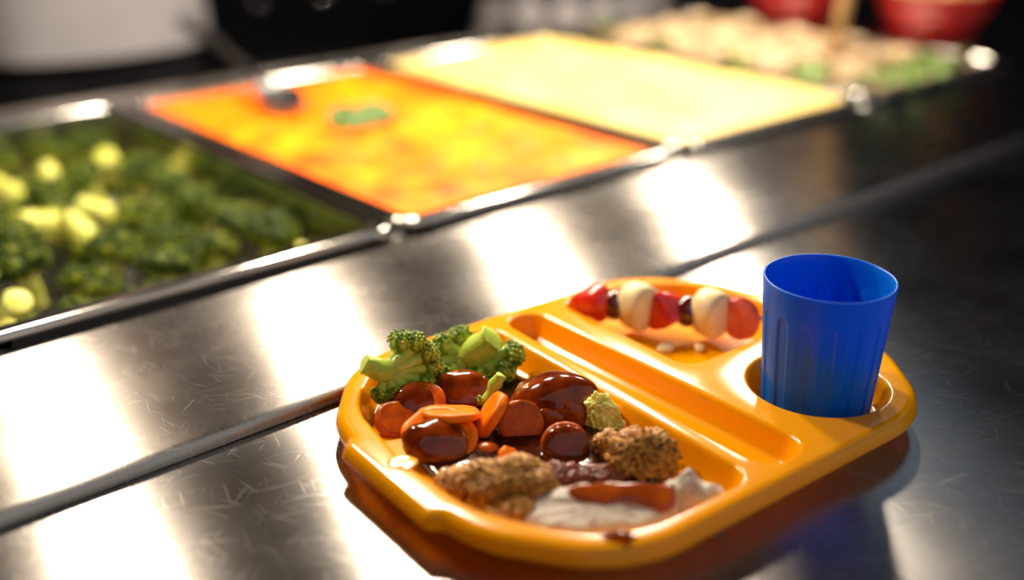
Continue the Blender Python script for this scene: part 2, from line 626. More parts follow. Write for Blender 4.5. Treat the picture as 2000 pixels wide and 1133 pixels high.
# flat top plate between the rim and the compartments
vlist, edges, idx = [], [], []
for lp in plate_in:
    s = len(vlist)
    for v in lp:
        vlist.append(Vector((v.co.x, v.co.y))); idx.append(v)
    n = len(lp)
    edges += [(s + i, s + (i + 1) % n) for i in range(n)]
cd = geometry.delaunay_2d_cdt(vlist, edges, [], 1, 1e-7)
remap = {}
for ni, origs in enumerate(cd[3]):
    if origs: remap[ni] = idx[origs[0]]
    else: remap[ni] = bm.verts.new((cd[0][ni].x, cd[0][ni].y, T))
def inside(pt, lp):
    hit = False
    n = len(lp)
    for i in range(n):
        a, b_ = lp[i].co, lp[i - 1].co
        if (a.y > pt.y) != (b_.y > pt.y) and pt.x < (b_.x - a.x) * (pt.y - a.y) / (b_.y - a.y) + a.x:
            hit = not hit
    return hit


for f in cd[2]:
    ctr = sum((cd[0][i] for i in f), Vector((0, 0))) / len(f)
    if any(inside(ctr, lp) for lp in plate_in[1:]):
        continue
    try:
        bm.faces.new([remap[i] for i in f])
    except ValueError:
        pass
bm_obj('tray_body', bm, M['tray'], tray)
bm = bmesh.new()
lo = tray_outline(False)
ln = loop_normals(lo)
add_loft(bm, [ring(lo, ln, -0.0035, 0.0128), ring(lo, ln, -0.008, 0.0120), ring(lo, ln, -0.0115, 0.0080), ring(lo, ln, -0.0130, 0.0020), ring(lo, ln, -0.0145, 0.0004), ring(lo, ln, -0.017, 0.0002)], False, True)
bm_obj('tray_base', bm, M['tray'], tray)


def tray_pt(p, q, z=0.0):
    c, s = math.cos(TROT), math.sin(TROT)
    return (TRAY[0] + p * c - q * s, TRAY[1] + p * s + q * c, ZC + z)


# ------------------------------------------------------------------ blue beaker
m, nt, b = new_mat('blue_plastic')
b.inputs['Base Color'].default_value = (0.0, 0.19, 0.74, 1)
b.inputs['Roughness'].default_value = 0.30
b.inputs['Specular IOR Level'].default_value = 0.35
tr = add(nt, 'ShaderNodeBsdfTranslucent')
tr.inputs[0].default_value = (0.0, 0.04, 0.9, 1)
mx = add(nt, 'ShaderNodeMixShader')
mx.inputs[0].default_value = 0.34
nt.links.new(b.outputs[0], mx.inputs[1]); nt.links.new(tr.outputs[0], mx.inputs[2])
nt.links.new(mx.outputs[0], nt.nodes['Material Output'].inputs[0])
M['blue'] = m
CUP_H, CUP_R, CUP_B = 0.0735, 0.0325, 0.0275
NF = 16


def flute(th, z):
    """depth of the outer flutes at angle th and height z"""
    ph = (th * NF / (2 * math.pi)) % 1.0 - 0.5
    w = 0.30
    top_ = 0.0585
    zz = (z - top_ + 0.004) / 0.004
    x = abs(ph) / w
    d = max(0.0, zz) ** 2 + x * x if zz > 0 else x * x
    return 0.00075 * (1 - max(0, min(1, (d - 0.55) / 0.40))) * max(0.0, min(1.0, (z - 0.002) / 0.002))


cup = empty('beaker', (*tray_pt(HOLE[0], HOLE[1])[:2], ZC + 0.0034), (0, 0, R(4)))
tag(cup, 'blue fluted plastic beaker standing in the round hole of the yellow tray', 'cup')
bm = bmesh.new()
NA = 384
zs = [0.0, 0.0006, 0.002] + [0.004 + i * (0.062 - 0.004) / 58 for i in range(59)] + [0.066, 0.070, 0.0725, 0.0732, 0.0735]
rings = []
for z in zs:
    base = CUP_B + (CUP_R - CUP_B) * z / CUP_H
    if z == 0: base -= 0.0012
    elif z == 0.0006: base -= 0.0004
    if z > 0.0733: base -= 0.0004
    rings.append([Vector(((base - flute(2 * math.pi * i / NA, z)) * math.cos(2 * math.pi * i / NA), (base - flute(2 * math.pi * i / NA, z)) * math.sin(2 * math.pi * i / NA), z)) for i in range(NA)])
inner = []
for z in [0.0734, 0.0728, 0.068] + [0.062 - i * (0.062 - 0.006) / 40 for i in range(41)] + [0.003, 0.002]:
    base = CUP_B + (CUP_R - CUP_B) * z / CUP_H - 0.0015
    if z > 0.0733: base += 0.0005
    if z < 0.0025: base -= 0.003
    inner.append([Vector(((base - 0.9 * flute(2 * math.pi * i / NA, z)) * math.cos(2 * math.pi * i / NA), (base - 0.9 * flute(2 * math.pi * i / NA, z)) * math.sin(2 * math.pi * i / NA), z)) for i in range(NA)])
add_loft(bm, rings + inner, True, True)
bm_obj('beaker_wall', bm, M['blue'], cup)

# ================================================================== food on the tray
M['stalk'] = mottled('broccoli_stalk', [(0.3, (0.36, 0.50, 0.030)), (0.55, (0.50, 0.62, 0.07)), (0.8, (0.64, 0.74, 0.16))], 120, 0.38, 3, 0.4, sss=0.3, sss_r=(0.6, 1, 0.2), sss_s=0.003, bscale=700, bstr=0.5, bdist=0.0004)
M['crown'] = mottled('broccoli_crown', [(0.32, (0.06, 0.14, 0.002)), (0.47, (0.22, 0.34, 0.006)), (0.62, (0.60, 0.64, 0.04))], 200, 0.42, 3, 0.5)
M['carrot'] = mottled('carrot', [(0.3, (0.95, 0.16, 0.0)), (0.7, (1.0, 0.25, 0.004))], 160, 0.35, 3, 0.18, sss=0.3, sss_r=(1, 0.3, 0.03), sss_s=0.004, bscale=700, bstr=0.2, bdist=0.0003)
M['carrot_dull'] = mottled('carrot_in_gravy', [(0.3, (0.42, 0.055, 0.0)), (0.7, (0.62, 0.11, 0.0))], 160, 0.26, 3, 0.25, bscale=300, bstr=0.2, bdist=0.0004)
M['gravy'] = mottled('gravy_pool', [(0.35, (0.018, 0.004, 0.001)), (0.75, (0.06, 0.010, 0.002))], 70, 0.07, 2, 0.5, bscale=110, bstr=0.12, bdist=0.002)
M['glaze'] = mottled('gravy_glaze', [(0.3, (0.085, 0.009, 0.001)), (0.7, (0.27, 0.040, 0.003))], 90, 0.10, 2, 0.5, bscale=130, bstr=0.03, bdist=0.002)
M['glaze_thin'] = mottled('thin_gravy', [(0.3, (0.20, 0.026, 0.002)), (0.7, (0.36, 0.065, 0.005))], 60, 0.14, 2, 0.5, bscale=160, bstr=0.1, bdist=0.002)
M['potato'] = mottled('roast_potato', [(0.3, (0.24, 0.065, 0.010)), (0.7, (0.45, 0.16, 0.022))], 90, 0.35, 4, 0.5, coat=0.6, bscale=420, bstr=0.35, bdist=0.0008)
M['cabbage'] = mottled('soft_cabbage', [(0.3, (0.78, 0.68, 0.10)), (0.6, (0.92, 0.84, 0.24)), (0.85, (0.98, 0.94, 0.50))], 130, 0.35, 4, 0.35, sss=0.4, sss_r=(1, 0.8, 0.3), sss_s=0.003, coat=0.2, bscale=500, bstr=0.3, bdist=0.0006)
M['stuffing'] = mottled('stuffing_crumb', [(0.34, (0.13, 0.035, 0.002)), (0.46, (0.44, 0.16, 0.010)), (0.60, (0.72, 0.34, 0.035)), (0.72, (0.22, 0.13, 0.008))], 420, 0.5, 4, 0.5, bscale=1100, bstr=0.6, bdist=0.0008)
M['stuffing_wet'] = mottled('gravy_soaked_stuffing', [(0.30, (0.02, 0.005, 0.001)), (0.5, (0.08, 0.022, 0.003)), (0.7, (0.26, 0.09, 0.010))], 330, 0.32, 4, 0.5, bscale=1000, bstr=0.6, bdist=0.0008)
M['turkey'] = mottled('turkey_meat', [(0.3, (0.52, 0.42, 0.33)), (0.6, (0.70, 0.60, 0.49)), (0.8, (0.58, 0.42, 0.32))], 110, 0.5, 5, 0.4, bscale=420, bstr=0.5, bdist=0.0008)
M['banana'] = mottled('banana_flesh', [(0.3, (0.78, 0.62, 0.27)), (0.7, (0.88, 0.76, 0.45))], 120, 0.4, 3, 0.5, bscale=400, bstr=0.2, bdist=0.0006)
M['strawberry'] = mottled('strawberry_skin', [(0.3, (0.55, 0.008, 0.004)), (0.7, (0.80, 0.035, 0.010))], 160, 0.25, 3, 0.5, bscale=380, bstr=0.5, bdist=0.0008, coat=0.4)
M['strawberry_cut'] = mottled('strawberry_flesh', [(0.3, (0.72, 0.10, 0.06)), (0.7, (0.80, 0.20, 0.14))], 130, 0.3, 3, 0.5)
M['grape'] = simple('red_grape', (0.10, 0.006, 0.006), 0.12, 0, 0.6, coat=0.6)
M['wood'] = mottled('wood', [(0.3, (0.45, 0.28, 0.12)), (0.7, (0.60, 0.40, 0.20))], 60, 0.6)

IMG = R(-41)                  # things modelled with x to the photo's right and y away from the camera
random.seed(7)


def add_beads(bm, c, r, outward, n, bead, sub=1, spread=0.15):
    """a knobbly broccoli clump: a core with beads over the outward side"""
    c = Vector(c); outward = Vector(outward).normalized()
    add_ico(bm, 2, lambda v: c + v * r * 0.9)
    ga = math.pi * (3 - math.sqrt(5))
    m = int(n * 1.7)
    for i in range(m):
        z = 1 - 2 * (i + 0.5) / m
        s = math.sqrt(max(0, 1 - z * z))
        d = Vector((s * math.cos(ga * i), s * math.sin(ga * i), z))
        if d.dot(outward) < -0.18: continue
        d = (d + Vector((random.uniform(-1, 1), random.uniform(-1, 1), random.uniform(-1, 1))) * spread).normalized()
        lump = 1 + 0.16 * noise.noise(d * 3.1 + c * 300)
        p = c + d * r * lump * random.uniform(0.90, 1.08)
        b_ = bead * random.uniform(0.7, 1.25)
        add_ico(bm, sub, lambda v: p + v * b_)


def floret(name, loc, stalk, junction, sr, clumps, beads, bead, rotz=IMG, sub=1, mats=('stalk', 'crown')):
    """stalk = cut end, junction = where it branches; clumps = [(x, y, z, r)]"""
    t = empty(name, loc, (0, 0, rotz))
    bm = bmesh.new()
    J = Vector(junction); S = Vector(stalk)
    mid = S.lerp(J, 0.55)
    add_tube(bm, smooth_path([S, S.lerp(J, 0.12), mid, J, J + (J - S) * 0.25], 4), [sr * 0.86] + [sr * (1.0 - 0.10 * math.sin(i * 0.5) + 0.03 * i / 16) for i in range(16)], 18)
    for x, y, z, r in clumps:
        c = Vector((x, y, z))
        d = (c - J)
        add_tube(bm, smooth_path([S.lerp(J, 0.6), J + d * 0.25, c - d.normalized() * r * 0.2], 4), [sr * 0.8, sr * 0.78, sr * 0.74, sr * 0.70, sr * 0.64, sr * 0.6, sr * 0.58, sr * 0.62, sr * 0.75], 12)
    bmesh.ops.subdivide_edges(bm, edges=[], cuts=1)
    for v in bm.verts:
        v.co += v.normal * 0.0 + Vector((noise.noise(v.co * 260), noise.noise(v.co * 260 + Vector((9, 0, 0))), noise.noise(v.co * 260 + Vector((0, 9, 0))))) * sr * 0.12
    bm_obj('stalk', bm, M[mats[0]], t)
    for x, y, z, r in clumps:
        c = Vector((x, y, z))
        bm = bmesh.new()
        add_beads(bm, (0, 0, 0), r, c - J, beads, bead, sub)
        bm_obj('crown', bm, M[mats[1]], t, loc=c, normals=False)
    return t


mm = 0.001
f1 = floret('broccoli_floret', (0.2839, 0.4208, ZC + 0.004), (-14.5 * mm, -5 * mm, 25.5 * mm), (-3 * mm, -2 * mm, 19 * mm), 5.6 * mm,
            [(4 * mm, 10 * mm, 29 * mm, 7.5 * mm), (11 * mm, 9 * mm, 30 * mm, 6.5 * mm), (17 * mm, 9 * mm, 24 * mm, 6.5 * mm), (19 * mm, 9 * mm, 16 * mm, 6.5 * mm), (16 * mm, 4 * mm, 10 * mm, 6.5 * mm), (9 * mm, -4 * mm, 8 * mm, 6.2 * mm), (1 * mm, -8 * mm, 8.5 * mm, 6.2 * mm), (-6 * mm, -7 * mm, 9.5 * mm, 4.8 * mm)], 150, 0.8 * mm)
tag(f1, 'bright green broccoli floret lying on its side, leftmost food on the yellow tray', 'broccoli', 'broccoli on the tray')
f2 = floret('broccoli_floret', (0.3227, 0.4135, ZC + 0.004), (17.5 * mm, 3 * mm, 27 * mm), (6 * mm, 5 * mm, 15 * mm), 7.8 * mm,
            [(-9 * mm, 8 * mm, 19 * mm, 7 * mm), (-1 * mm, 13 * mm, 21 * mm, 7 * mm), (27 * mm, 8 * mm, 14 * mm, 7.5 * mm), (22 * mm, 0 * mm, 7 * mm, 7.5 * mm), (8 * mm, -3 * mm, 6.5 * mm, 7.5 * mm), (-6 * mm, -3 * mm, 7.5 * mm, 7 * mm), (-13 * mm, 3 * mm, 11 * mm, 6 * mm)], 110, 1.05 * mm)
tag(f2, 'upturned broccoli floret showing its thick pale cut stalk, against the tray divider', 'broccoli', 'broccoli on the tray')

# small broccoli stalk scrap lying in gravy
bm = bmesh.new()
add_tube(bm, smooth_path([(-3 * mm, 0, -7 * mm), (-1 * mm, 0, -2 * mm), (2 * mm, 1 * mm, 4 * mm), (4.5 * mm, 1 * mm, 8 * mm)], 4), [3.2 * mm + 0.5 * mm * math.sin(i) for i in range(13)], 12)
for v in bm.verts: v.co += Vector((noise.noise(v.co * 400), noise.noise(v.co * 400 + Vector((5, 0, 0))), 0)) * 0.0007
scr = empty('broccoli_scrap', (0.3165, 0.3795, ZC + 0.0165), (0, 0, IMG))
tag(scr, 'small broken piece of broccoli stalk among the gravy-covered carrots', 'broccoli')
bm_obj('stalk', bm, M['stalk'], scr)
bm = bmesh.new()
add_beads(bm, (0, 0, 0), 2.6 * mm, (-1, -0.5, -0.3), 40, 0.7 * mm)
bm_obj('crown', bm, M['crown'], scr, loc=(-6 * mm, -1 * mm, -5 * mm), normals=False)


def carrot_slice(loc, rad, thick, normal, mat, label, wob=0.06, seed=0, oval=1.0, spin=0.0, name='carrot_slice', group='carrot slices on the tray'):
    """a round slice with bevelled edge, its flat face turned to `normal` (x right, y away, z up)"""
    t = empty(name, (loc[0], loc[1], ZC + loc[2]), (0, 0, IMG))
    q = Vector((0, 0, 1)).rotation_difference(Vector(normal).normalized()).to_matrix().to_4x4() @ Matrix.Rotation(spin, 4, 'Z')
    bm = bmesh.new()
    n = 40
    rings = []
    h = thick / 2
    b_ = min(thick * 0.28, 0.0014)
    for f, z in ((0.1, -h), (0.45, -h), (0.80, -h), (1 - 2.2 * b_ / rad, -h), (1 - 0.7 * b_ / rad, -h + b_ * 0.35), (1, -h + b_), (1, h - b_), (1 - 0.7 * b_ / rad, h - b_ * 0.35), (1 - 2.2 * b_ / rad, h), (0.80, h), (0.45, h), (0.1, h)):
        rg = []
        for i in range(n):
            a = 2 * math.pi * i / n
            w = 1 + wob * noise.noise(Vector((math.cos(a) * 1.6, math.sin(a) * 1.6, seed * 3.7)))
            zz = z + 0.0006 * noise.noise(Vector((math.cos(a) * 2 * f, math.sin(a) * 2 * f, seed * 1.9 + 5)))
            rg.append(q @ Vector((rad * f * w * math.cos(a) * oval, rad * f * w * math.sin(a), zz)))
        rings.append(rg)
    add_loft(bm, rings, True, True)
    o_s = bm_obj('slice', bm, M[mat], t)
    o_s.data.set_sharp_from_angle(angle=R(50))
    tag(t, label, 'carrot', group)
    return t


def glaze_cap(parent, size, loc=(0, 0, 0), seed=0, mat='glaze', name='gravy_coating', rot=(0, 0, 0), amp=0.10, cut=None):
    o = blob_mesh(name, 4, size, amp, 1.3, seed, cut, 2, M[mat], parent, loc, rot)
    return o


carrot_slice((0.2695, 0.3990, 0.0085), 11 * mm, 5 * mm, (0.25, -0.45, 0.8), 'carrot_dull', 'dull orange carrot slice half under gravy by the tray left wall', seed=1)
c = carrot_slice((0.2840, 0.4010, 0.0110), 13.5 * mm, 5 * mm, (-0.15, -0.55, 0.8), 'carrot_dull', 'gravy-filmed carrot slice leaning below the left broccoli floret', seed=2, oval=1.15)
glaze_cap(c, (14.5 * mm, 10 * mm, 3.4 * mm), (2 * mm, 0, 2.0 * mm), 2, 'glaze', rot=(R(32), R(8), 0), amp=0.16)
c = carrot_slice((0.3090, 0.3940, 0.0120), 13 * mm, 6 * mm, (0.05, -0.5, 0.85), 'carrot_dull', 'carrot slice glazed in gravy just in front of the upturned broccoli', seed=3, oval=1.15)
glaze_cap(c, (15.0 * mm, 11.5 * mm, 4.2 * mm), (0, 0, 2.4 * mm), 3, 'glaze', rot=(R(28), 0, 0), amp=0.16)
carrot_slice((0.2855, 0.3750, 0.0165), 15.0 * mm, 5.0 * mm, (0.03, 0.33, 0.94), 'carrot', 'bright orange carrot slice lying flat, seen edge-on above the glazed slice', seed=4, wob=0.12)
carrot_slice((0.3010, 0.3625, 0.0150), 13.0 * mm, 6.0 * mm, (-0.85, 0.02, 0.55), 'carrot', 'bright orange carrot slice propped upright against the gravy-covered potato', seed=5, wob=0.10)
carrot_slice((0.3090, 0.3490, 0.0135), 11.4 * mm, 5.0 * mm, (0.10, -0.88, 0.42), 'carrot_dull', 'round dull carrot slice facing the camera below the gravy-covered potato', seed=6, wob=0.04)
c = carrot_slice((0.2725, 0.3660, 0.0125), 17.0 * mm, 4.5 * mm, (0.08, -0.42, 0.9), 'carrot', 'wide carrot slice under a thick shiny coat of gravy, nearest the tray handle', seed=7, wob=0.10, oval=1.08)
glaze_cap(c, (16.2 * mm, 12.5 * mm, 7.6 * mm), (-2.5 * mm, -5.0 * mm, 0.0 * mm), 7, 'glaze', rot=(R(30), R(4), 0), amp=0.13)
c = carrot_slice((0.3150, 0.3235, 0.0105), 11.5 * mm, 5.0 * mm, (0.05, -0.80, 0.6), 'carrot_dull', 'dark gravy-soaked carrot slice in front of the pale cabbage', seed=8)
glaze_cap(c, (11.6 * mm, 3.4 * mm, 9.8 * mm), (0.3 * mm, -2.0 * mm, 0.8 * mm), 8, 'glaze', rot=(R(-38), 0, 0), amp=0.06)
carrot_slice((0.2885, 0.3345, 0.0095), 5.0 * mm, 4.5 * mm, (0.5, -0.3, 0.8), 'carrot', 'small bright orange carrot chip on top of the stuffing', seed=9, wob=0.3, name='carrot_chip')
o = blob_mesh('bean', 3, (6.0 * mm, 4.5 * mm, 4.0 * mm), 0.12, 1.5, 4, None, 2, M['carrot_dull'], None, (0.2868, 0.3480, ZC + 0.0075), (0, 0, IMG))
tag(o, 'small soft brown vegetable lump in gravy beside the round carrot slice', 'vegetable')


# gravy pool over the floor of the large compartment
def puddle(name, label, pts, z0, z1, mat, loc, rotz, dome=0.0012, cat='gravy', amp=0.0004, freq=90, parent=None):
    lp = rounded_poly([(x, y, r) for x, y, r in pts], 0.0016)
    nn = loop_normals(lp)
    wob = [0.0012 * noise.noise(Vector((p.x * 120, p.y * 120, 3))) for p in lp]
    bm = bmesh.new()
    rings = []
    cx = sum(p.x for p in lp) / len(lp); cy = sum(p.y for p in lp) / len(lp)
    for o_, z_ in ((0, z0), (0.0003, z0 + (z1 - z0) * 0.4), (-0.0003, z0 + (z1 - z0) * 0.8), (-0.0015, z1)):
        rings.append([Vector((p.x + q.x * (o_ + w), p.y + q.y * (o_ + w), z_)) for p, q, w in zip(lp, nn, wob)])
    for f in (0.9, 0.75, 0.6, 0.45, 0.3, 0.15, 0.05):
        rings.append([Vector((cx + (v.x - cx) * f, cy + (v.y - cy) * f, z1 + dome * (1 - f * f) + amp * noise.noise(Vector(((cx + (v.x - cx) * f) * freq, (cy + (v.y - cy) * f) * freq, 1.5))))) for v in rings[3]])
    add_loft(bm, rings, True, True)
    o = bm_obj(name, bm, M[mat], parent, loc, (0, 0, rotz))
    if label: tag(o, label, cat)
    return o


TL = (TRAY[0], TRAY[1], ZC)
puddle('gravy', 'dark brown pool of gravy spread under the food in the large compartment',
       [(-0.030, -0.060, 0.02), (-0.0285, 0.030, 0.02), (-0.036, 0.078, 0.02), (-0.070, 0.076, 0.02), (-0.104, 0.062, 0.02), (-0.121, 0.030, 0.02), (-0.126, -0.010, 0.02), (-0.124, -0.042, 0.02), (-0.085, -0.072, 0.03)],
       0.0041, 0.0084, 'gravy', TL, TROT, 0.0008, amp=0.0006, freq=60)

# gravy-covered potato
po = empty('roast_potato', (0.3345, 0.3560, ZC + 0.0075), (0, 0, IMG))
tag(po, 'lump of potato covered in glossy brown gravy at the centre of the plate food', 'potato')
blob_mesh('flesh', 5, (20 * mm, 15 * mm, 17 * mm), 0.16, 1.4, 11, -3 * mm, 3, M['potato'], po, (1 * mm, 0, 2 * mm), rough=0.04, rfreq=6)
vs_, fs_ = ico(6)
keep = []
pv = []
for cc in vs_:
    d = 1 + 0.10 * noise.fractal(cc * 1.1 + Vector((3.1, 4.4, 1.2)), 0.9, 2.0, 1)
    p = Vector((cc.x * 24.0 * mm * d, cc.y * 17.5 * mm * d, cc.z * 17.5 * mm * d))
    p.z += 0.16 * p.x - 1.2 * mm * (1 - (p.x / 0.024) ** 2) * 0
    pv.append(p)
cut = []
for i, p in enumerate(pv):
    lim = 2.0 * mm + 4.0 * mm * noise.noise(Vector((math.atan2(p.y, p.x) * 1.6, 2.2, 0.5)))
    if p.x < -8 * mm: lim -= 8 * mm
    if p.x > 12 * mm: lim -= 3 * mm
    if p.z < lim:
        k = min(1.0, (lim - p.z) / (5 * mm))
        p = Vector((p.x * (1 - 0.30 * k), p.y * (1 - 0.34 * k), max(p.z, lim - 5 * mm)))
    cut.append(p)
raw_obj('gravy_coating', cut, fs_, M['glaze'], po, (1 * mm, 0, 4 * mm))
# drips of thinner gravy running down the front
for k, (x, y, z, sx, sz) in enumerate(((-17, -12, 4, 8, 9), (0, -15, 3, 9, 8), (11, -14, 4, 8, 10))):
    blob_mesh('gravy_drip', 3, (sx * mm, 4 * mm, sz * mm), 0.15, 1.5, 20 + k, None, 2, M['glaze_thin'], po, (x * mm, y * mm, z * mm))


# soft pale cabbage beside the potato: crinkled folded leaf
def crinkle(name, label, loc, w, h, seed, mat, rot, cat, curl=1.2, thick=0.0016, parent=None, group=None, amp=0.0035, freq=130):
    n, m_ = 26, 22
    def pt(u, v, s):
        x = (u - 0.5) * w * (1 - 0.35 * abs(2 * v - 1) ** 2)
        z = (v - 0.5) * h * (1 - 0.25 * abs(2 * u - 1) ** 2)
        a = (u - 0.5) * curl
        y = -math.cos(a) * w * 0.35 + w * 0.35 + amp * noise.fractal(Vector((x * freq, z * freq, seed)), 0.8, 2.1, 3) * 2
        return Vector((x, y + s, z + amp * 0.5 * noise.noise(Vector((x * freq * 1.4, seed, z * freq)))))
    verts = [pt(i / n, j / m_, 0) for j in range(m_ + 1) for i in range(n + 1)] + [pt(i / n, j / m_, thick) for j in range(m_ + 1) for i in range(n + 1)]
    N = (n + 1) * (m_ + 1)
    faces = []
    for j in range(m_):
        for i in range(n):
            a = j * (n + 1) + i
            faces.append((a, a + 1, a + n + 2, a + n + 1))
            faces.append((N + a, N + a + n + 1, N + a + n + 2, N + a + 1))
    edge = [i for i in range(n + 1)] + [j * (n + 1) + n for j in range(1, m_ + 1)] + [m_ * (n + 1) + i for i in range(n - 1, -1, -1)] + [j * (n + 1) for j in range(m_ - 1, 0, -1)]
    for k in range(len(edge)):
        a, b_ = edge[k], edge[(k + 1) % len(edge)]
        faces.append((a, N + a, N + b_, b_))
    o = raw_obj(name, verts, faces, mat, parent, loc, rot)
    if label: tag(o, label, cat, group)
    return o


cb = empty('cabbage_piece', (0.3450, 0.3270, ZC + 0.012), (0, 0, IMG))
tag(cb, 'soft pale yellow cabbage piece at the right of the gravy-covered potato', 'cabbage')
blob_mesh('heart', 5, (8.5 * mm, 7 * mm, 13 * mm), 0.25, 2.0, 31, -7.5 * mm, 4, M['cabbage'], cb, (-1 * mm, 2 * mm, 0), (0, R(-14), 0), rough=0.10, rfreq=5)
crinkle('leaf', None, (1 * mm, -4.5 * mm, 1 * mm), 15 * mm, 21 * mm, 5, M['cabbage'], (R(-12), R(-18), R(12)), None, parent=cb, amp=0.003)
crinkle('leaf', None, (5 * mm, -3 * mm, -4 * mm), 12 * mm, 13 * mm, 9, M['cabbage'], (R(-20), R(-25), R(40)), None, parent=cb, amp=0.003)


# stuffing
def crumb(name, label, loc, size, seed, mat='stuffing', group='stuffing on the tray', sub=6):
    vs_, fs_ = ico(sub)
    off = Vector((seed * 3.3, seed * 1.7, seed * 2.9))
    fq = max(1.0, size[0] / 0.0115)
    out_ = []
    for cc in vs_:
        d = 1 + 0.26 * noise.fractal(cc * 1.7 + off, 0.9, 2.0, 2) + 0.30 * (0.5 - abs(noise.noise(cc * 4.6 * fq + off))) + 0.24 * (0.5 - abs(noise.noise(cc * 9 * fq + off))) + 0.20 * (0.45 - abs(noise.noise(cc * 19 * fq + off))) + 0.06 * noise.noise(cc * 36 * fq + off)
        p = Vector((cc.x * size[0] * d, cc.y * size[1] * d, cc.z * size[2] * d))
        if p.z < -size[2] * 0.55: p.z = -size[2] * 0.55 + (p.z + size[2] * 0.55) * 0.1
        out_.append(p)
    o = raw_obj(name, out_, fs_, M[mat], None, (loc[0], loc[1], ZC + loc[2]), (0, 0, IMG))
    tag(o, label, 'stuffing', group)
    return o


crumb('stuffing_lump', 'crumbly brown stuffing lump with herb flecks, nearest the divider by the turkey', (0.3335, 0.2905, 0.0130), (13.5 * mm, 11 * mm, 10.5 * mm), 1)
crumb('stuffing_lump', 'small stuffing crumb between the cabbage and the herb-flecked lump', (0.3300, 0.3090, 0.0110), (6.5 * mm, 6 * mm, 6 * mm), 2, sub=5)
crumb('stuffing_lump', 'largest crumbly stuffing heap at the left end of the turkey', (0.2700, 0.3115, 0.0115), (18 * mm, 13 * mm, 11 * mm), 3)
crumb('stuffing_lump', 'stuffing piece beside the tray rim, leftmost of the crumbly heap', (0.2560, 0.3320, 0.0085), (9 * mm, 8 * mm, 7 * mm), 4, sub=5)
crumb('stuffing_lump', 'stuffing piece behind the heap, below the orange carrot chip', (0.2820, 0.3190, 0.0095), (13 * mm, 8 * mm, 7 * mm), 5)
crumb('stuffing_lump', 'stuffing piece under the near end of the turkey slice', (0.2610, 0.2985, 0.0080), (11 * mm, 9 * mm, 7 * mm), 6, sub=5)
crumb('stuffing_lump', 'gravy-soaked dark stuffing piece between the heap and the turkey', (0.2960, 0.3070, 0.0070), (12 * mm, 8 * mm, 6 * mm), 7, 'glaze')
crumb('stuffing_lump', 'gravy-soaked stuffing piece behind the long turkey slice', (0.3120, 0.2960, 0.0060), (12 * mm, 8 * mm, 5 * mm), 8, 'glaze')


# sliced turkey
def meat(name, label, loc, outline, thick, seed, tilt, arch=0.002, group='turkey slices on the tray'):
    lp = rounded_poly(outline, 0.0012)
    nn = loop_normals(lp)
    t = empty(name, (loc[0], loc[1], ZC + loc[2]), (0, 0, IMG))
    cx = sum(p.x for p in lp) / len(lp); cy = sum(p.y for p in lp) / len(lp)
    bm = bmesh.new()
    rings = []
    for f, z in ((0.02, 0), (0.5, 0), (0.85, 0), (0.96, 0.12), (1.0, 0.4), (0.99, 0.75), (0.95, 0.95), (0.85, 1.0), (0.65, 1.0), (0.45, 1.0), (0.25, 1.0), (0.02, 1.0)):
        rg = []
        for p in lp:
            q = Vector((cx + (p.x - cx) * f, cy + (p.y - cy) * f))
            w = noise.fractal(Vector((q.x * 140, q.y * 140, seed)), 0.8, 2.1, 3)
            zz = z * thick + (0.0011 * w if z > 0.5 else 0) + arch * math.sin(q.x * 90 + seed) + tilt * q.y
            e = 0.0010 * noise.noise(Vector((p.x * 260, p.y * 260, seed + z * 2)))
            rg.append(Vector((q.x + e, q.y + e, zz)))
        rings.append(rg)
    add_loft(bm, rings, True, True)
    bm_obj('meat', bm, M['turkey'], t)
    tag(t, label, 'meat', group)
    return t


t1 = meat('turkey_slice', 'long pale slice of roast turkey at the front of the tray, brown gravy on top', (0.2860, 0.2725, 0.0055),
          [(-0.034, -0.008, 0.005), (-0.010, -0.0125, 0.02), (0.020, -0.010, 0.02), (0.036, -0.002, 0.006), (0.034, 0.010, 0.006), (0.0, 0.013, 0.02), (-0.027, 0.009, 0.008)], 0.0095, 1.3, 0.30, 0.0009)
puddle('gravy_topping', None, [(-0.010, 0.004, 0.003), (0.004, 0.0015, 0.004), (0.016, 0.003, 0.004), (0.028, -0.002, 0.004), (0.033, 0.002, 0.003), (0.034, 0.012, 0.003), (0.010, 0.014, 0.006), (-0.014, 0.012, 0.003)], 0.0070, 0.0105, 'glaze_thin', (0, 0.001, 0.0012), 0, 0.0004, parent=t1)
bpy.data.objects['gravy_topping'].rotation_euler = (R(17), 0, 0)
t2 = empty('turkey_slice', (0.3275, 0.2535, ZC + 0.010), (0, 0, IMG))
tag(t2, 'short torn piece of roast turkey in the near right corner of the compartment', 'meat', 'turkey slices on the tray')
vs_, fs_ = ico(5)
tv = []
for c_ in vs_:
    sx = math.copysign(abs(c_.x) ** 0.6, c_.x); sy = math.copysign(abs(c_.y) ** 0.7, c_.y); sz = math.copysign(abs(c_.z) ** 0.6, c_.z)
    p = Vector((sx * 13.5 * mm, sy * 5.0 * mm, sz * 6.5 * mm))
    p.z += 5 * mm * math.exp(-((p.x + 3 * mm) / (3.5 * mm)) ** 2) * (sz > 0) - 0.16 * p.x
    p.y += 0.5 * p.z
    p += Vector((noise.noise(p * 180), noise.noise(p * 180 + Vector((4, 0, 0))), noise.noise(p * 180 + Vector((0, 4, 0))))) * 1.6 * mm + Vector((noise.noise(p * 520), noise.noise(p * 520 + Vector((4, 0, 0))), noise.noise(p * 520 + Vector((0, 4, 0))))) * 0.6 * mm
    tv.append(p)
raw_obj('meat', tv, fs_, M['turkey'], t2)

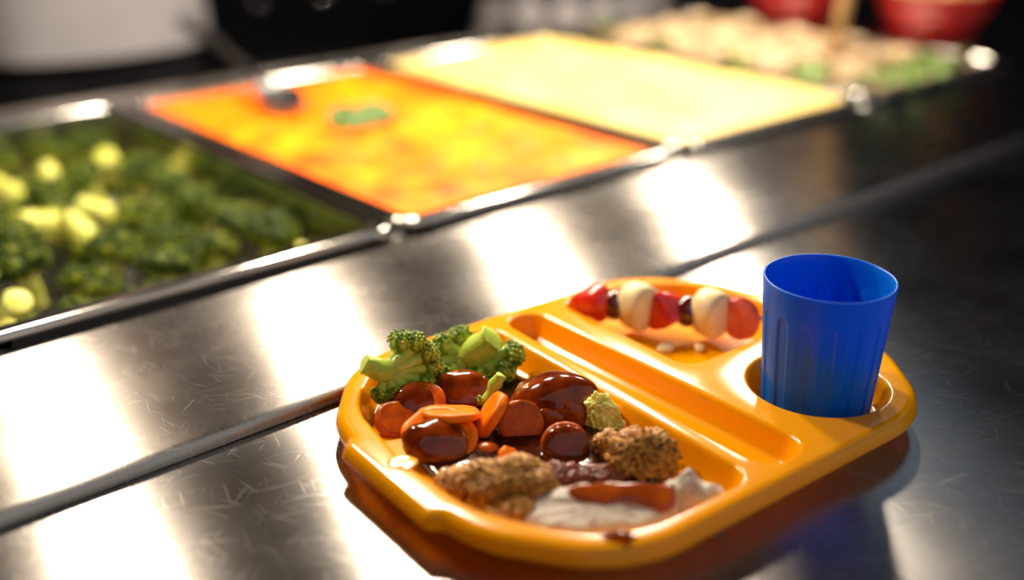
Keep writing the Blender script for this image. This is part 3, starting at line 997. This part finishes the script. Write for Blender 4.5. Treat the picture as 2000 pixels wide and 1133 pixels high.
# gravy spilt on the rim
o = blob_mesh('gravy_drip', 4, (8 * mm, 5.5 * mm, 1.7 * mm), 0.15, 1.5, 3, None, 2, M['glaze'], None, (0.2728, 0.2480, ZC + T - 0.0008), (R(10), 0, IMG))
tag(o, 'small brown gravy drip on the near rim of the tray', 'gravy')
M['juice'] = simple('clear_cooking_juice', (1.0, 0.42, 0.0), 0.06, 0, 0.5, bscale=250, bstr=0.5, bdist=0.001)
puddle('juice_smear', 'thin shiny smear of cooking juice on the handle side rim', [(-0.006, -0.005, 0.003), (0.004, -0.006, 0.003), (0.008, 0.002, 0.003), (0.0, 0.006, 0.003), (-0.007, 0.003, 0.003)], 0.0, 0.0004, 'juice', (0.2400, 0.3520, ZC + T - 0.00005), IMG, 0.0001, 'juice', amp=0.0002, freq=260)

# ------------------------------------------------------------------ fruit skewer in the dessert compartment
A0 = Vector(tray_pt(0.036, 0.091, 0.0212)); A1 = Vector(tray_pt(0.113, -0.003, 0.0212))
axis = (A1 - A0); L_ = axis.length
sk = empty('fruit_skewer', A0, (0, 0, math.atan2(axis.y, axis.x)))
tag(sk, 'fruit skewer of strawberries, red grapes and banana slices in the dessert compartment', 'fruit')
bm = bmesh.new()
add_tube(bm, [(-0.002, 0, 0), (0.004, 0, 0), (L_ + 0.004, 0, 0)], [0.0004, 0.0013, 0.0013], 8)
bm_obj('stick', bm, M['wood'], sk)


def strawberry(x, s, cut_dir, seed, rot, label=None):
    """strawberry body; tip along -x; flattened on the cut side"""
    vs_, fs_ = ico(4)
    out_ = []
    for cc in vs_:
        taper = 0.62 + 0.42 * max(-1, min(1, cc.x + 0.15)) if cc.x < 0.6 else 0.93
        d = 1 + 0.06 * noise.noise(cc * 2 + Vector((seed, 0, 0)))
        p = Vector((cc.x * s[0] * d, cc.y * s[1] * taper * d, cc.z * s[2] * taper * d))
        if cut_dir and p.x * cut_dir > s[0] * 0.35: p.x = cut_dir * (s[0] * 0.35 + (p.x * cut_dir - s[0] * 0.35) * 0.08)
        out_.append(p)
    o = raw_obj('strawberry', out_, fs_, M['strawberry'], sk, (x, 0, 0), rot)
    return o


o = strawberry(0.0105, (0.013, 0.015, 0.0155), 0, 1, (0, 0, 0))
o = strawberry(0.0555, (0.013, 0.014, 0.018), 1, 2, (0, R(60), R(25)))
o = strawberry(0.0995, (0.013, 0.016, 0.017), 1, 3, (0, 0, R(248)))
bm = bmesh.new()
add_lathe(bm, [(0.0125, 0.0), (0.0115, 0.0008), (0.005, 0.0011)], 28, True, True)
bm_obj('cut_face', bm, M['strawberry_cut'], o, (0.0050, 0, 0), (0, R(90), 0))
for x in (0.0245, 0.068):
    blob_mesh('grape', 4, (0.0085, 0.0085, 0.0095), 0.05, 1.2, int(x * 1000), None, 2, M['grape'], sk, (x, 0, -0.0005))
for x, sd in ((0.039, 1), (0.082, 2)):
    bm = bmesh.new()
    rings = []
    for f, z in ((0.3, -0.009), (0.7, -0.0088), (0.90, -0.0078), (1.0, -0.0055), (1.03, 0), (1.0, 0.0055), (0.9, 0.0078), (0.7, 0.0088), (0.3, 0.009)):
        rings.append([Vector((z + 0.0006 * noise.noise(Vector((math.cos(a) * 2, math.sin(a) * 2, sd))), 0.0128 * f * math.cos(a) * (1 + 0.04 * math.cos(3 * a)), 0.0142 * f * math.sin(a) * (1 + 0.04 * math.cos(3 * a)))) for a in [2 * math.pi * i / 32 for i in range(32)]])
    add_loft(bm, rings, True, True)
    bm_obj('banana_slice', bm, M['banana'], sk, (x, 0, 0.0005), (0, 0, R(-38)))
for k, (p, q, s) in enumerate(((0.058, 0.034, 6), (0.073, 0.022, 4), (0.094, 0.004, 5))):
    o = blob_mesh('banana_scrap', 3, (s * mm, s * 0.7 * mm, 2.2 * mm), 0.3, 2, 50 + k, None, 3, M['banana'], None, tray_pt(p, q, 0.0055), (0, 0, k))
    tag(o, ('mashed banana scrap on the dessert floor below the first banana slice', 'smallest banana scrap in the middle of the dessert compartment floor', 'banana scrap on the dessert floor beside the blue beaker')[k], 'banana', 'banana scraps')

# ================================================================== food in the pans
M['orange_mash'] = mottled('carrot_mash', [(0.30, (0.85, 0.075, 0.0)), (0.50, (0.92, 0.17, 0.0)), (0.70, (0.95, 0.31, 0.002))], 26, 0.5, 4, 0.25, bscale=140, bstr=0.5, bdist=0.003)
M['yellow_mash'] = mottled('potato_mash', [(0.3, (0.76, 0.53, 0.12)), (0.7, (0.80, 0.62, 0.22))], 20, 0.5, 3, 0.4, bscale=120, bstr=0.3, bdist=0.003)
M['herb'] = mottled('parsley', [(0.3, (0.03, 0.085, 0.0)), (0.7, (0.07, 0.15, 0.001))], 90, 0.5)
M['lettuce'] = mottled('lettuce', [(0.3, (0.05, 0.12, 0.005)), (0.7, (0.14, 0.21, 0.02))], 60, 0.45)
M['pale_meat'] = mottled('pale_cooked_meat', [(0.32, (0.30, 0.15, 0.05)), (0.48, (0.42, 0.30, 0.17)), (0.7, (0.48, 0.38, 0.25))], 45, 0.45, 4, 0.45, bscale=160, bstr=0.4, bdist=0.002)
M['red_plastic'] = simple('red_plastic', (0.32, 0.004, 0.003), 0.3)
M['bread'] = mottled('bread_crust', [(0.3, (0.30, 0.15, 0.045)), (0.7, (0.50, 0.31, 0.11))], 30, 0.6)
M['utensil'] = simple('dark_utensil_steel', (0.20, 0.20, 0.21), 0.35, 1.0)


def mash(name, label, x0, x1, depth_top, dome, amp, freq, seed, mat, cat):
    hx, hy = (x1 - x0) / 2 - 0.001, (PAN_Y1 - PAN_Y0) / 2
    lp = rrect(-hx, hx, -hy, hy, 0.022, 0.006)
    nn = loop_normals(lp)
    zt = PZ + depth_top
    rings = [ring(lp, nn, -0.0215, zt - 0.03), ring(lp, nn, -0.0180, zt - 0.006)]
    edge = ring(lp, nn, -0.0166, zt)
    N = 44
    for k in range(N):
        f = 1 - k / N
        rg = []
        for v in edge:
            x, y = v.x * f, v.y * f
            e = min(1.0, (1 - f) * 5)
            z = zt + dome * e + amp * e * noise.fractal(Vector((x * freq, y * freq, seed)), 0.9, 2.1, 3)
            rg.append(Vector((x, y, z)))
        rings.append(rg)
    bm = bmesh.new()
    add_loft(bm, rings, True, True)
    o = bm_obj(name, bm, M[mat], None, ((x0 + x1) / 2, (PAN_Y0 + PAN_Y1) / 2, ZC))
    return tag(o, label, cat)


mash('orange_mash', 'bright orange carrot mash filling the pan beside the broccoli', PAN_X[1], PAN_X[2], -0.006, 0.002, 0.005, 28, 2.0, 'orange_mash', 'mash')
mash('yellow_mash', 'smooth pale yellow mash filling the pan beyond the orange mash', PAN_X[2], PAN_X[3], -0.004, 0.010, 0.003, 14, 5.0, 'yellow_mash', 'mash')

# parsley sprig on the orange mash
sx_, sy_ = 0.562 - (PAN_X[1] + PAN_X[2]) / 2, 0.867 - (PAN_Y0 + PAN_Y1) / 2
SPZ = max(PZ - 0.006 + 0.002 + 0.005 * noise.fractal(Vector(((sx_ + i * 0.008) * 28, (sy_ + j * 0.008) * 28, 2.0)), 0.9, 2.1, 3) for i in range(-2, 3) for j in range(-2, 3))
sp = empty('parsley_sprig', (0.562, 0.867, ZC + SPZ + 0.002), (0, 0, IMG))
tag(sp, 'small green parsley sprig lying on the orange mash', 'herb')
bm = bmesh.new()
add_tube(bm, smooth_path([(-0.020, -0.012, 0.002), (-0.005, -0.002, 0.004), (0.014, 0.012, 0.003)], 5), 0.0012, 8)
bm_obj('stem', bm, M['herb'], sp)
for k, (x, y, s, a) in enumerate(((-0.014, -0.008, 0.036, 20), (0.004, 0.004, 0.038, -25), (0.018, 0.012, 0.032, 30), (-0.002, -0.010, 0.030, 10))):
    crinkle('leaf', None, (x, y, 0.008), s, s * 0.8, 11 + k, M['herb'], (R(-48), 0, R(a)), None, parent=sp, amp=0.002, thick=0.0006)

# serving spoon in the orange mash, handle over the back of the pan
ss = empty('serving_spoon', (0.545, 1.015, ZC + PZ + 0.001), (0, 0, 0))
tag(ss, 'dark metal serving spoon with its handle over the back of the orange mash', 'spoon')
bm = bmesh.new()
add_tube(bm, smooth_path([(0.0, -0.005, 0.004), (0.010, 0.06, 0.020), (0.032, 0.20, 0.033), (0.052, 0.30, 0.034)], 6), [0.004] * 4 + [0.0055] * 6 + [0.0085] * 9, 10)
bm_obj('handle', bm, M['utensil'], ss)
vs_, fs_ = ico(3)
raw_obj('bowl', [Vector((c_.x * 0.024, c_.y * 0.034, (abs(c_.z) * -0.010 + (0.0015 if c_.z > 0 else 0)) * (1 - 0.25 * (c_.x ** 2 + c_.y ** 2)))) for c_ in vs_], fs_, M['utensil'], ss, (-0.004, -0.035, 0.0100), (R(12), 0, R(-8)))


# broccoli florets in the first pan: four built, the rest copied
M['stalk_pan'] = mottled('pan_broccoli_stalk', [(0.3, (0.42, 0.44, 0.03)), (0.7, (0.68, 0.66, 0.16))], 90, 0.4, 3, 0.4)
M['crown_pan'] = mottled('pan_broccoli_crown', [(0.36, (0.012, 0.026, 0.0)), (0.52, (0.045, 0.075, 0.0)), (0.70, (0.28, 0.30, 0.008))], 60, 0.5, 4, 0.2)


def pan_floret(k, up):
    random.seed(100 + k)
    n = 6
    clumps = []
    for i in range(n):
        a = 2 * math.pi * i / n + k
        rr_ = 15 * mm * random.uniform(0.8, 1.1)
        clumps.append((rr_ * math.cos(a), rr_ * math.sin(a), 20 * mm + random.uniform(-4, 3) * mm, random.uniform(9.5, 12) * mm))
    clumps.append((0, 0, 27 * mm, 12 * mm))
    if up:
        return floret('broccoli_floret', (0, 0, -5), (0, 0, -20 * mm), (0, 0, 2 * mm), 8 * mm, clumps, 44, 2.0 * mm, 0.0, mats=('stalk_pan', 'crown_pan'))
    return floret('broccoli_floret', (0, 0, -5), (3 * mm, 0, -26 * mm), (0, 0, 0), 11 * mm, clumps, 36, 2.0 * mm, 0.0, mats=('stalk_pan', 'crown_pan'))


protos = [pan_floret(0, True), pan_floret(1, True), pan_floret(2, False), pan_floret(3, False)]
random.seed(24)
spots = []
nx, ny = 5, 8
for j in range(ny):
    for i in range(nx):
        x = PAN_X[0] + 0.052 + (PAN_X[1] - PAN_X[0] - 0.104) * (i + (0.12 if j % 2 else -0.12)) / (nx - 1) + random.uniform(-6, 6) * mm
        y = PAN_Y0 + 0.053 + (PAN_Y1 - PAN_Y0 - 0.106) * j / (ny - 1) + random.uniform(-6, 6) * mm
        x = max(PAN_X[0] + 0.050, min(PAN_X[1] - 0.050, x)); y = max(PAN_Y0 + 0.050, min(PAN_Y1 - 0.050, y))
        spots.append((x, y, i, j))
pale_at = {(0, 0), (0, 1), (0, 2), (3, 0), (4, 0), (2, 3), (2, 4), (3, 4), (4, 6), (3, 6), (1, 5), (0, 4), (2, 6)}
used = set()
ORD = ('first', 'second', 'third', 'fourth', 'fifth', 'sixth', 'seventh', 'eighth', 'ninth')
for x, y, i, j in spots:
    pale = (i, j) in pale_at
    pi = (2 + (i + j) % 2) if pale else (i + j) % 2
    o = protos[pi] if pi not in used else copy_tree(protos[pi])
    used.add(pi)
    o.scale = (0.88, 0.88, 0.88)
    o.location = (x, y, ZC + PZ - 0.047 + (0.006 if pale else 0) + random.uniform(-5, 6) * mm)
    if pale:
        o.rotation_euler = (R(random.uniform(95, 150)) * random.choice((-1, 1)), R(random.uniform(-30, 30)), R(random.uniform(0, 360)))
    else:
        o.rotation_euler = (R(random.uniform(-38, 38)), R(random.uniform(-38, 38)), R(random.uniform(0, 360)))
    if pale:
        tag(o, 'pale-stalked upturned broccoli floret, %s row from pan front, %s from left' % (ORD[j], ORD[i]), 'broccoli', 'upturned broccoli florets in the pan')
    else:
        tag(o, 'dark green broccoli floret, %s row from pan front, %s from left' % (ORD[j], ORD[i]), 'broccoli', 'broccoli florets in the pan')

# pale cooked pieces and leaves in the last pan
random.seed(33)
pm = [blob_mesh('meat_piece', 4, (s[0] * mm, s[1] * mm, s[2] * mm), 0.22, 1.6, 60 + k, None, 3, M['pale_meat'], rough=0.05, rfreq=5) for k, s in enumerate(((26, 17, 12), (22, 20, 13), (30, 15, 11)))]
k = 0
for lay, (nx, ny, z0) in enumerate(((5, 9, -0.012), (4, 8, 0.000), (3, 5, 0.010))):
    for j in range(ny):
        for i in range(nx):
            ins = 0.056 + 0.018 * lay
            x = PAN_X[3] + ins + (PAN_X[4] - PAN_X[3] - 2 * ins) * i / (nx - 1) + random.uniform(-8, 8) * mm
            y = PAN_Y0 + ins + (PAN_Y1 - PAN_Y0 - 2 * ins) * j / (ny - 1) + random.uniform(-8, 8) * mm
            o = pm[k % 3] if k < 3 else pm[k % 3].copy()
            if k >= 3: COL.objects.link(o)
            o.location = (x, y, ZC + PZ - 0.010 + z0 + random.uniform(-3, 4) * mm)
            o.rotation_euler = (R(random.uniform(-25, 25)), R(random.uniform(-25, 25)), R(random.uniform(0, 360)))
            tag(o, 'pale meat piece %s the heap, %s row from front, %s from left' % (('low in', 'midway up', 'on top of')[lay], ORD[j], ORD[i]), 'meat', ('meat pieces, bottom layer', 'meat pieces, middle layer', 'meat pieces, top layer')[lay])
            k += 1
for k, (u, v) in enumerate(((1.055, 0.640), (1.085, 0.633), (1.15, 0.632), (1.20, 0.636), (1.052, 0.70), (1.05, 0.80), (1.06, 0.93), (1.10, 1.07), (1.25, 0.635))):
    crinkle('lettuce_leaf', 'green salad leaf by the pale meat, ' + ('in the near left corner', 'second along the front edge', 'third along the front edge', 'fourth along the front edge', 'nearest the front on the left edge', 'middle of the left edge', 'towards the back of the left edge', 'along the back edge', 'last along the front edge')[k], (u, v, ZC + PZ + 0.006), 0.045, 0.035, 30 + k, M['lettuce'], (R(60), R(random.uniform(-20, 20)), R(40 * k)), 'lettuce', group='salad leaves around the meat', amp=0.005, freq=60, thick=0.0008)

# wooden spoon standing in the last pan
ws = empty('wooden_spoon', (1.195, 0.762, ZC + PZ + 0.03), (R(4), R(3), 0))
tag(ws, 'wooden spoon standing upright in the pan of pale meat pieces', 'spoon')
bm = bmesh.new()
add_tube(bm, [(0, 0, -0.02), (0, 0, 0.1), (0, 0, 0.24)], [0.008, 0.0085, 0.009], 12)
bm_obj('handle', bm, M['wood'], ws)
raw_obj('bowl', [Vector((c_.x * 0.024, c_.y * 0.006, c_.z * 0.032)) for c_ in vs_], fs_, M['wood'], ws, (0, 0, -0.035))


# red bowls of bread on the counter beyond the pans
def red_bowl(x, y, label, w):
    t = empty('red_bowl', (x, y, ZC + TOPZ))
    tag(t, label, 'bowl', 'red bowls at the end of the counter')
    bm = bmesh.new()
    add_lathe(bm, [(0.050, 0.0), (0.056, 0.004), (0.074, 0.035), (0.082, 0.058), (0.086, 0.060), (0.084, 0.062), (0.079, 0.058), (0.070, 0.035), (0.052, 0.008), (0.02, 0.006)], 40, True, True)
    bm_obj('bowl_wall', bm, M['red_plastic'], t)
    for k in range(7):
        a = k * math.pi / 3
        r_ = 0.040 if k < 6 else 0
        o = bun if (k == 0 and w == 'A') else bun.copy()
        if o is not bun: COL.objects.link(o)
        o.location = (x + r_ * math.cos(a), y + r_ * math.sin(a), ZC + TOPZ + (0.052 if k < 6 else 0.070))
        o.rotation_euler = (0, 0, a)
        tag(o, 'small tan bread roll %s of the %s red bowl' % ('on top in the middle' if k == 6 else 'at the ' + ('right', 'back right', 'back left', 'left', 'front left', 'front right')[k], 'far' if w == 'A' else 'near'), 'bread', 'bread rolls in red bowl ' + ('far' if w == 'A' else 'near'))


bun = blob_mesh('bread_roll', 4, (0.029, 0.024, 0.021), 0.10, 1.3, 77, None, 2, M['bread'])
red_bowl(1.47, 1.02, 'red plastic bowl of bread rolls, the far one at the end of the counter', 'A')
red_bowl(1.50, 0.805, 'red plastic bowl of bread rolls, the near one at the end of the counter', 'B')

# ================================================================== behind the counter
M['skin'] = simple('skin', (0.50, 0.28, 0.19), 0.5)
M['white_cotton'] = mottled('white_cotton', [(0.3, (0.30, 0.285, 0.30)), (0.7, (0.36, 0.34, 0.35))], 8, 0.9, spec=0.1)
M['black_cotton'] = simple('black_cotton', (0.008, 0.008, 0.009), 0.9, spec=0.05)
M['hair'] = simple('dark_hair', (0.02, 0.013, 0.01), 0.6)
M['shoe'] = simple('black_shoe', (0.012, 0.012, 0.012), 0.4)
m, nt, b = new_mat('checked_cotton')
ck = add(nt, 'ShaderNodeTexChecker')
ck.inputs['Scale'].default_value = 21
ck.inputs['Color1'].default_value = (0.62, 0.57, 0.57, 1)
ck.inputs['Color2'].default_value = (0.08, 0.075, 0.085, 1)
vr_ = add(nt, 'ShaderNodeVectorRotate', rotation_type='Y_AXIS')
vr_.inputs['Angle'].default_value = R(45)
mp = add(nt, 'ShaderNodeMapping')
mp.inputs['Scale'].default_value = (1, 0.001, 1)
nt.links.new(tex_coord(nt), mp.inputs['Vector'])
nt.links.new(mp.outputs[0], vr_.inputs['Vector'])
nt.links.new(vr_.outputs[0], ck.inputs['Vector'])
nt.links.new(ck.outputs[0], b.inputs['Base Color'])
b.inputs['Roughness'].default_value = 0.85
M['checked'] = m


def ell(z, rx, ry, cx=0, cy=0, n=36, fold=0.0, seed=0):
    return [Vector((cx + (rx + fold * noise.noise(Vector((math.cos(a) * 3, math.sin(a) * 3, seed + z * 2)))) * math.cos(a), cy + (ry + fold * noise.noise(Vector((math.cos(a) * 3, math.sin(a) * 3, seed + z * 2)))) * math.sin(a), z)) for a in [2 * math.pi * i / n for i in range(n)]]


def person(loc, rotz, label, jacket_mat, hem, seed, flare):
    bm = bmesh.new()
    sl = bm.verts.layers.skin.verify()
    vd = {}

    def V_(k, co, r, root=False):
        v = bm.verts.new(co); v[sl].radius = (r, r); v[sl].use_root = root; vd[k] = v

    def E_(*ks):
        for a, b_ in zip(ks[:-1], ks[1:]): bm.edges.new((vd[a], vd[b_]))
    V_('pel', (0, 0, 0.93), 0.090, True); V_('spine', (0, 0, 1.10), 0.105); V_('chest', (0, 0, 1.28), 0.125); V_('neck', (0, 0.01, 1.45), 0.055); V_('jaw', (0, -0.015, 1.53), 0.062); V_('head', (0, -0.005, 1.61), 0.082); V_('crown', (0, 0.005, 1.68), 0.062)
    V_('nose', (0, -0.098, 1.585), 0.012)
    E_('pel', 'spine', 'chest', 'neck', 'jaw', 'head', 'crown'); E_('head', 'nose')
    for s, n_ in ((-1, 'l'), (1, 'r')):
        V_(n_ + 'ear', (s * 0.088, 0.0, 1.60), 0.014); E_('head', n_ + 'ear')
        V_(n_ + 'sh', (s * 0.165, 0.0, 1.385), 0.062); V_(n_ + 'el', (s * 0.235, -0.02, 1.13), 0.045); V_(n_ + 'wr', (s * 0.13, -0.20, 1.185), 0.028); V_(n_ + 'pa', (s * 0.085, -0.262, 1.195), 0.030)
        E_('chest', n_ + 'sh', n_ + 'el', n_ + 'wr', n_ + 'pa')
        for k in range(4):
            o_ = (k - 1.5) * 0.019
            V_(n_ + 'f%d' % k, (s * 0.060, -0.300 - 0.004 * (1.5 - abs(k - 1.5)), 1.195 + o_), 0.0088); V_(n_ + 'g%d' % k, (s * (0.028 - 0.003 * (k % 2)), -0.312, 1.190 + o_), 0.008)
            E_(n_ + 'pa', n_ + 'f%d' % k, n_ + 'g%d' % k)
        V_(n_ + 't', (s * 0.072, -0.235, 1.235), 0.010); V_(n_ + 'u', (s * 0.050, -0.258, 1.255), 0.009); E_(n_ + 'pa', n_ + 't', n_ + 'u')
        V_(n_ + 'hip', (s * 0.075, 0, 0.86), 0.068); V_(n_ + 'kn', (s * 0.095, -0.01, 0.48), 0.055); V_(n_ + 'an', (s * 0.10, 0.01, 0.09), 0.038); V_(n_ + 'to', (s * 0.11, -0.14, 0.045), 0.034)
        E_('pel', n_ + 'hip', n_ + 'kn', n_ + 'an', n_ + 'to')
    me = bpy.data.meshes.new('person')
    bm.to_mesh(me); bm.free()
    o = link_mesh('person', me, M['skin'], None, loc, (0, 0, rotz))
    o.modifiers.new('skin', 'SKIN').use_smooth_shade = True
    md = o.modifiers.new('sub', 'SUBSURF'); md.levels = 1; md.render_levels = 1
    tag(o, label, 'person')
    # clothes
    bm = bmesh.new()
    rg = [ell(hem, flare, flare * 0.74, fold=0.012, seed=seed), ell(hem + 0.06, flare * 0.99, flare * 0.73, fold=0.010, seed=seed), ell(1.05, 0.158, 0.125, fold=0.006, seed=seed), ell(1.20, 0.168, 0.135, fold=0.005, seed=seed), ell(1.32, 0.178, 0.132, seed=seed), ell(1.40, 0.165, 0.105), ell(1.44, 0.10, 0.08), ell(1.475, 0.068, 0.066, 0, 0.008)]
    rg2 = []
    for a, b_ in zip(rg[:-1], rg[1:]):
        for t_ in (0, 0.34, 0.67): rg2.append([p.lerp(q, t_) for p, q in zip(a, b_)])
    rg2.append(rg[-1])
    add_loft(bm, rg2, False, False)
    bm_obj('jacket', bm, M[jacket_mat], o)
    for s in (-1, 1):
        bm = bmesh.new()
        add_tube(bm, smooth_path([(s * 0.13, 0, 1.405), (s * 0.185, 0.0, 1.35), (s * 0.238, -0.02, 1.14), (s * 0.225, -0.055, 1.135), (s * 0.155, -0.165, 1.175)], 6), [0.062] + [0.070] * 5 + [0.066] * 7 + [0.060] * 8 + [0.050] * 4, 16, False)
        bm_obj('sleeve', bm, M[jacket_mat], o)
        bm = bmesh.new()
        add_tube(bm, smooth_path([(s * 0.060, 0, 0.95), (s * 0.070, 0, 0.86), (s * 0.092, -0.01, 0.48), (s * 0.10, 0.01, 0.07)], 6), [0.080] * 3 + [0.090] * 4 + [0.092] * 4 + [0.080] * 4 + [0.072] * 4, 18, False)
        bm_obj('trouser_leg', bm, M['black_cotton'], o)
        blob_mesh('shoe', 3, (0.050, 0.135, 0.05), 0.04, 1, seed, -0.030, 2, M['shoe'], o, (s * 0.108, -0.055, 0.0355))
        bm = bmesh.new()
        add_ico(bm, 2, lambda v: v * 0.012)
        bm_obj('eye', bm, M['white_cotton'], o, (s * 0.032, -0.077, 1.612))
    bm = bmesh.new()
    add_loft(bm, [ell(0.79, 0.11, 0.085), ell(0.83, 0.140, 0.098), ell(0.90, 0.142, 0.100), ell(0.97, 0.130, 0.098), ell(1.03, 0.12, 0.095)], True, True)
    bm_obj('trouser_waist', bm, M['black_cotton'], o)
    vs2, fs2 = ico(4)
    hv = []
    for c_ in vs2:
        p = Vector((c_.x * 0.096, c_.y * 0.102 + 0.012, c_.z * 0.105 + 1.642))
        if p.y < -0.045 and p.z < 1.675: p.y = -0.045 + 0.2 * (p.y + 0.045)
        if p.z < 1.585: p.z = 1.585 + 0.3 * (p.z - 1.585)
        hv.append(p)
    raw_obj('hair', hv, fs2, M['hair'], o)
    return o


p1 = person((0.61, 1.68, 0), R(-8), 'person in a white kitchen jacket and dark trousers standing behind the broccoli pan', 'white_cotton', 0.876, 1.0, 0.180)
p2 = person((1.62, 1.66, 0), R(-25), 'person in a grey checked tunic standing behind the yellow mash pan', 'checked', 0.70, 2.0, 0.225)
for k in range(5):
    bm = bmesh.new()
    add_lathe(bm, [(0.007, 0), (0.007, 0.002), (0.003, 0.003)], 14, True, True)
    bm_obj('button', bm, M['black_metal'], p1, (0.02, -0.137 + 0.004 * (k == 0), 1.02 + 0.075 * k), (R(90), 0, 0))

# dark cooking range along the back
ov = empty('cooking_range', (1.55, 2.75, 0))
tag(ov, 'black cooking range with steel knobs in the shadow behind the counter', 'oven')
M['range'] = simple('range_black', (0.008, 0.008, 0.009), 0.5, spec=0.12)
M['chrome'] = simple('chrome', (0.8, 0.78, 0.75), 0.12, 1.0)
box_obj('body', (-0.6, -0.34, 0.06), (0.6, 0.34, 0.88), M['range'], ov, 0.006)
box_obj('hob', (-0.61, -0.36, 0.881), (0.61, 0.35, 0.905), M['range'], ov, 0.004)
box_obj('oven_door', (-0.55, -0.36, 0.12), (0.55, -0.341, 0.68), M['range'], ov, 0.004)
bm = bmesh.new()
add_tube(bm, [(-0.45, -0.39, 0.64), (0.45, -0.39, 0.64)], 0.009, 10)
add_tube(bm, [(-0.42, -0.36, 0.64), (-0.42, -0.39, 0.64)], 0.007, 8)
add_tube(bm, [(0.42, -0.36, 0.64), (0.42, -0.39, 0.64)], 0.007, 8)
bm_obj('handle', bm, M['black_metal'], ov)
for k in range(6):
    bm = bmesh.new()
    add_lathe(bm, [(0.020, 0), (0.021, 0.006), (0.017, 0.022), (0.010, 0.028), (0.003, 0.030)], 24, True, True)
    bm_obj('knob', bm, M['chrome'], ov, (-0.45 + 0.18 * k, -0.345, 0.79), (R(90), 0, 0))
for sx in (-1, 1):
    for sy in (-1, 1):
        bm = bmesh.new()
        add_tube(bm, [(sx * 0.55, sy * 0.28, 0), (sx * 0.55, sy * 0.28, 0.065)], 0.02, 10)
        bm_obj('foot', bm, M['range'], ov)
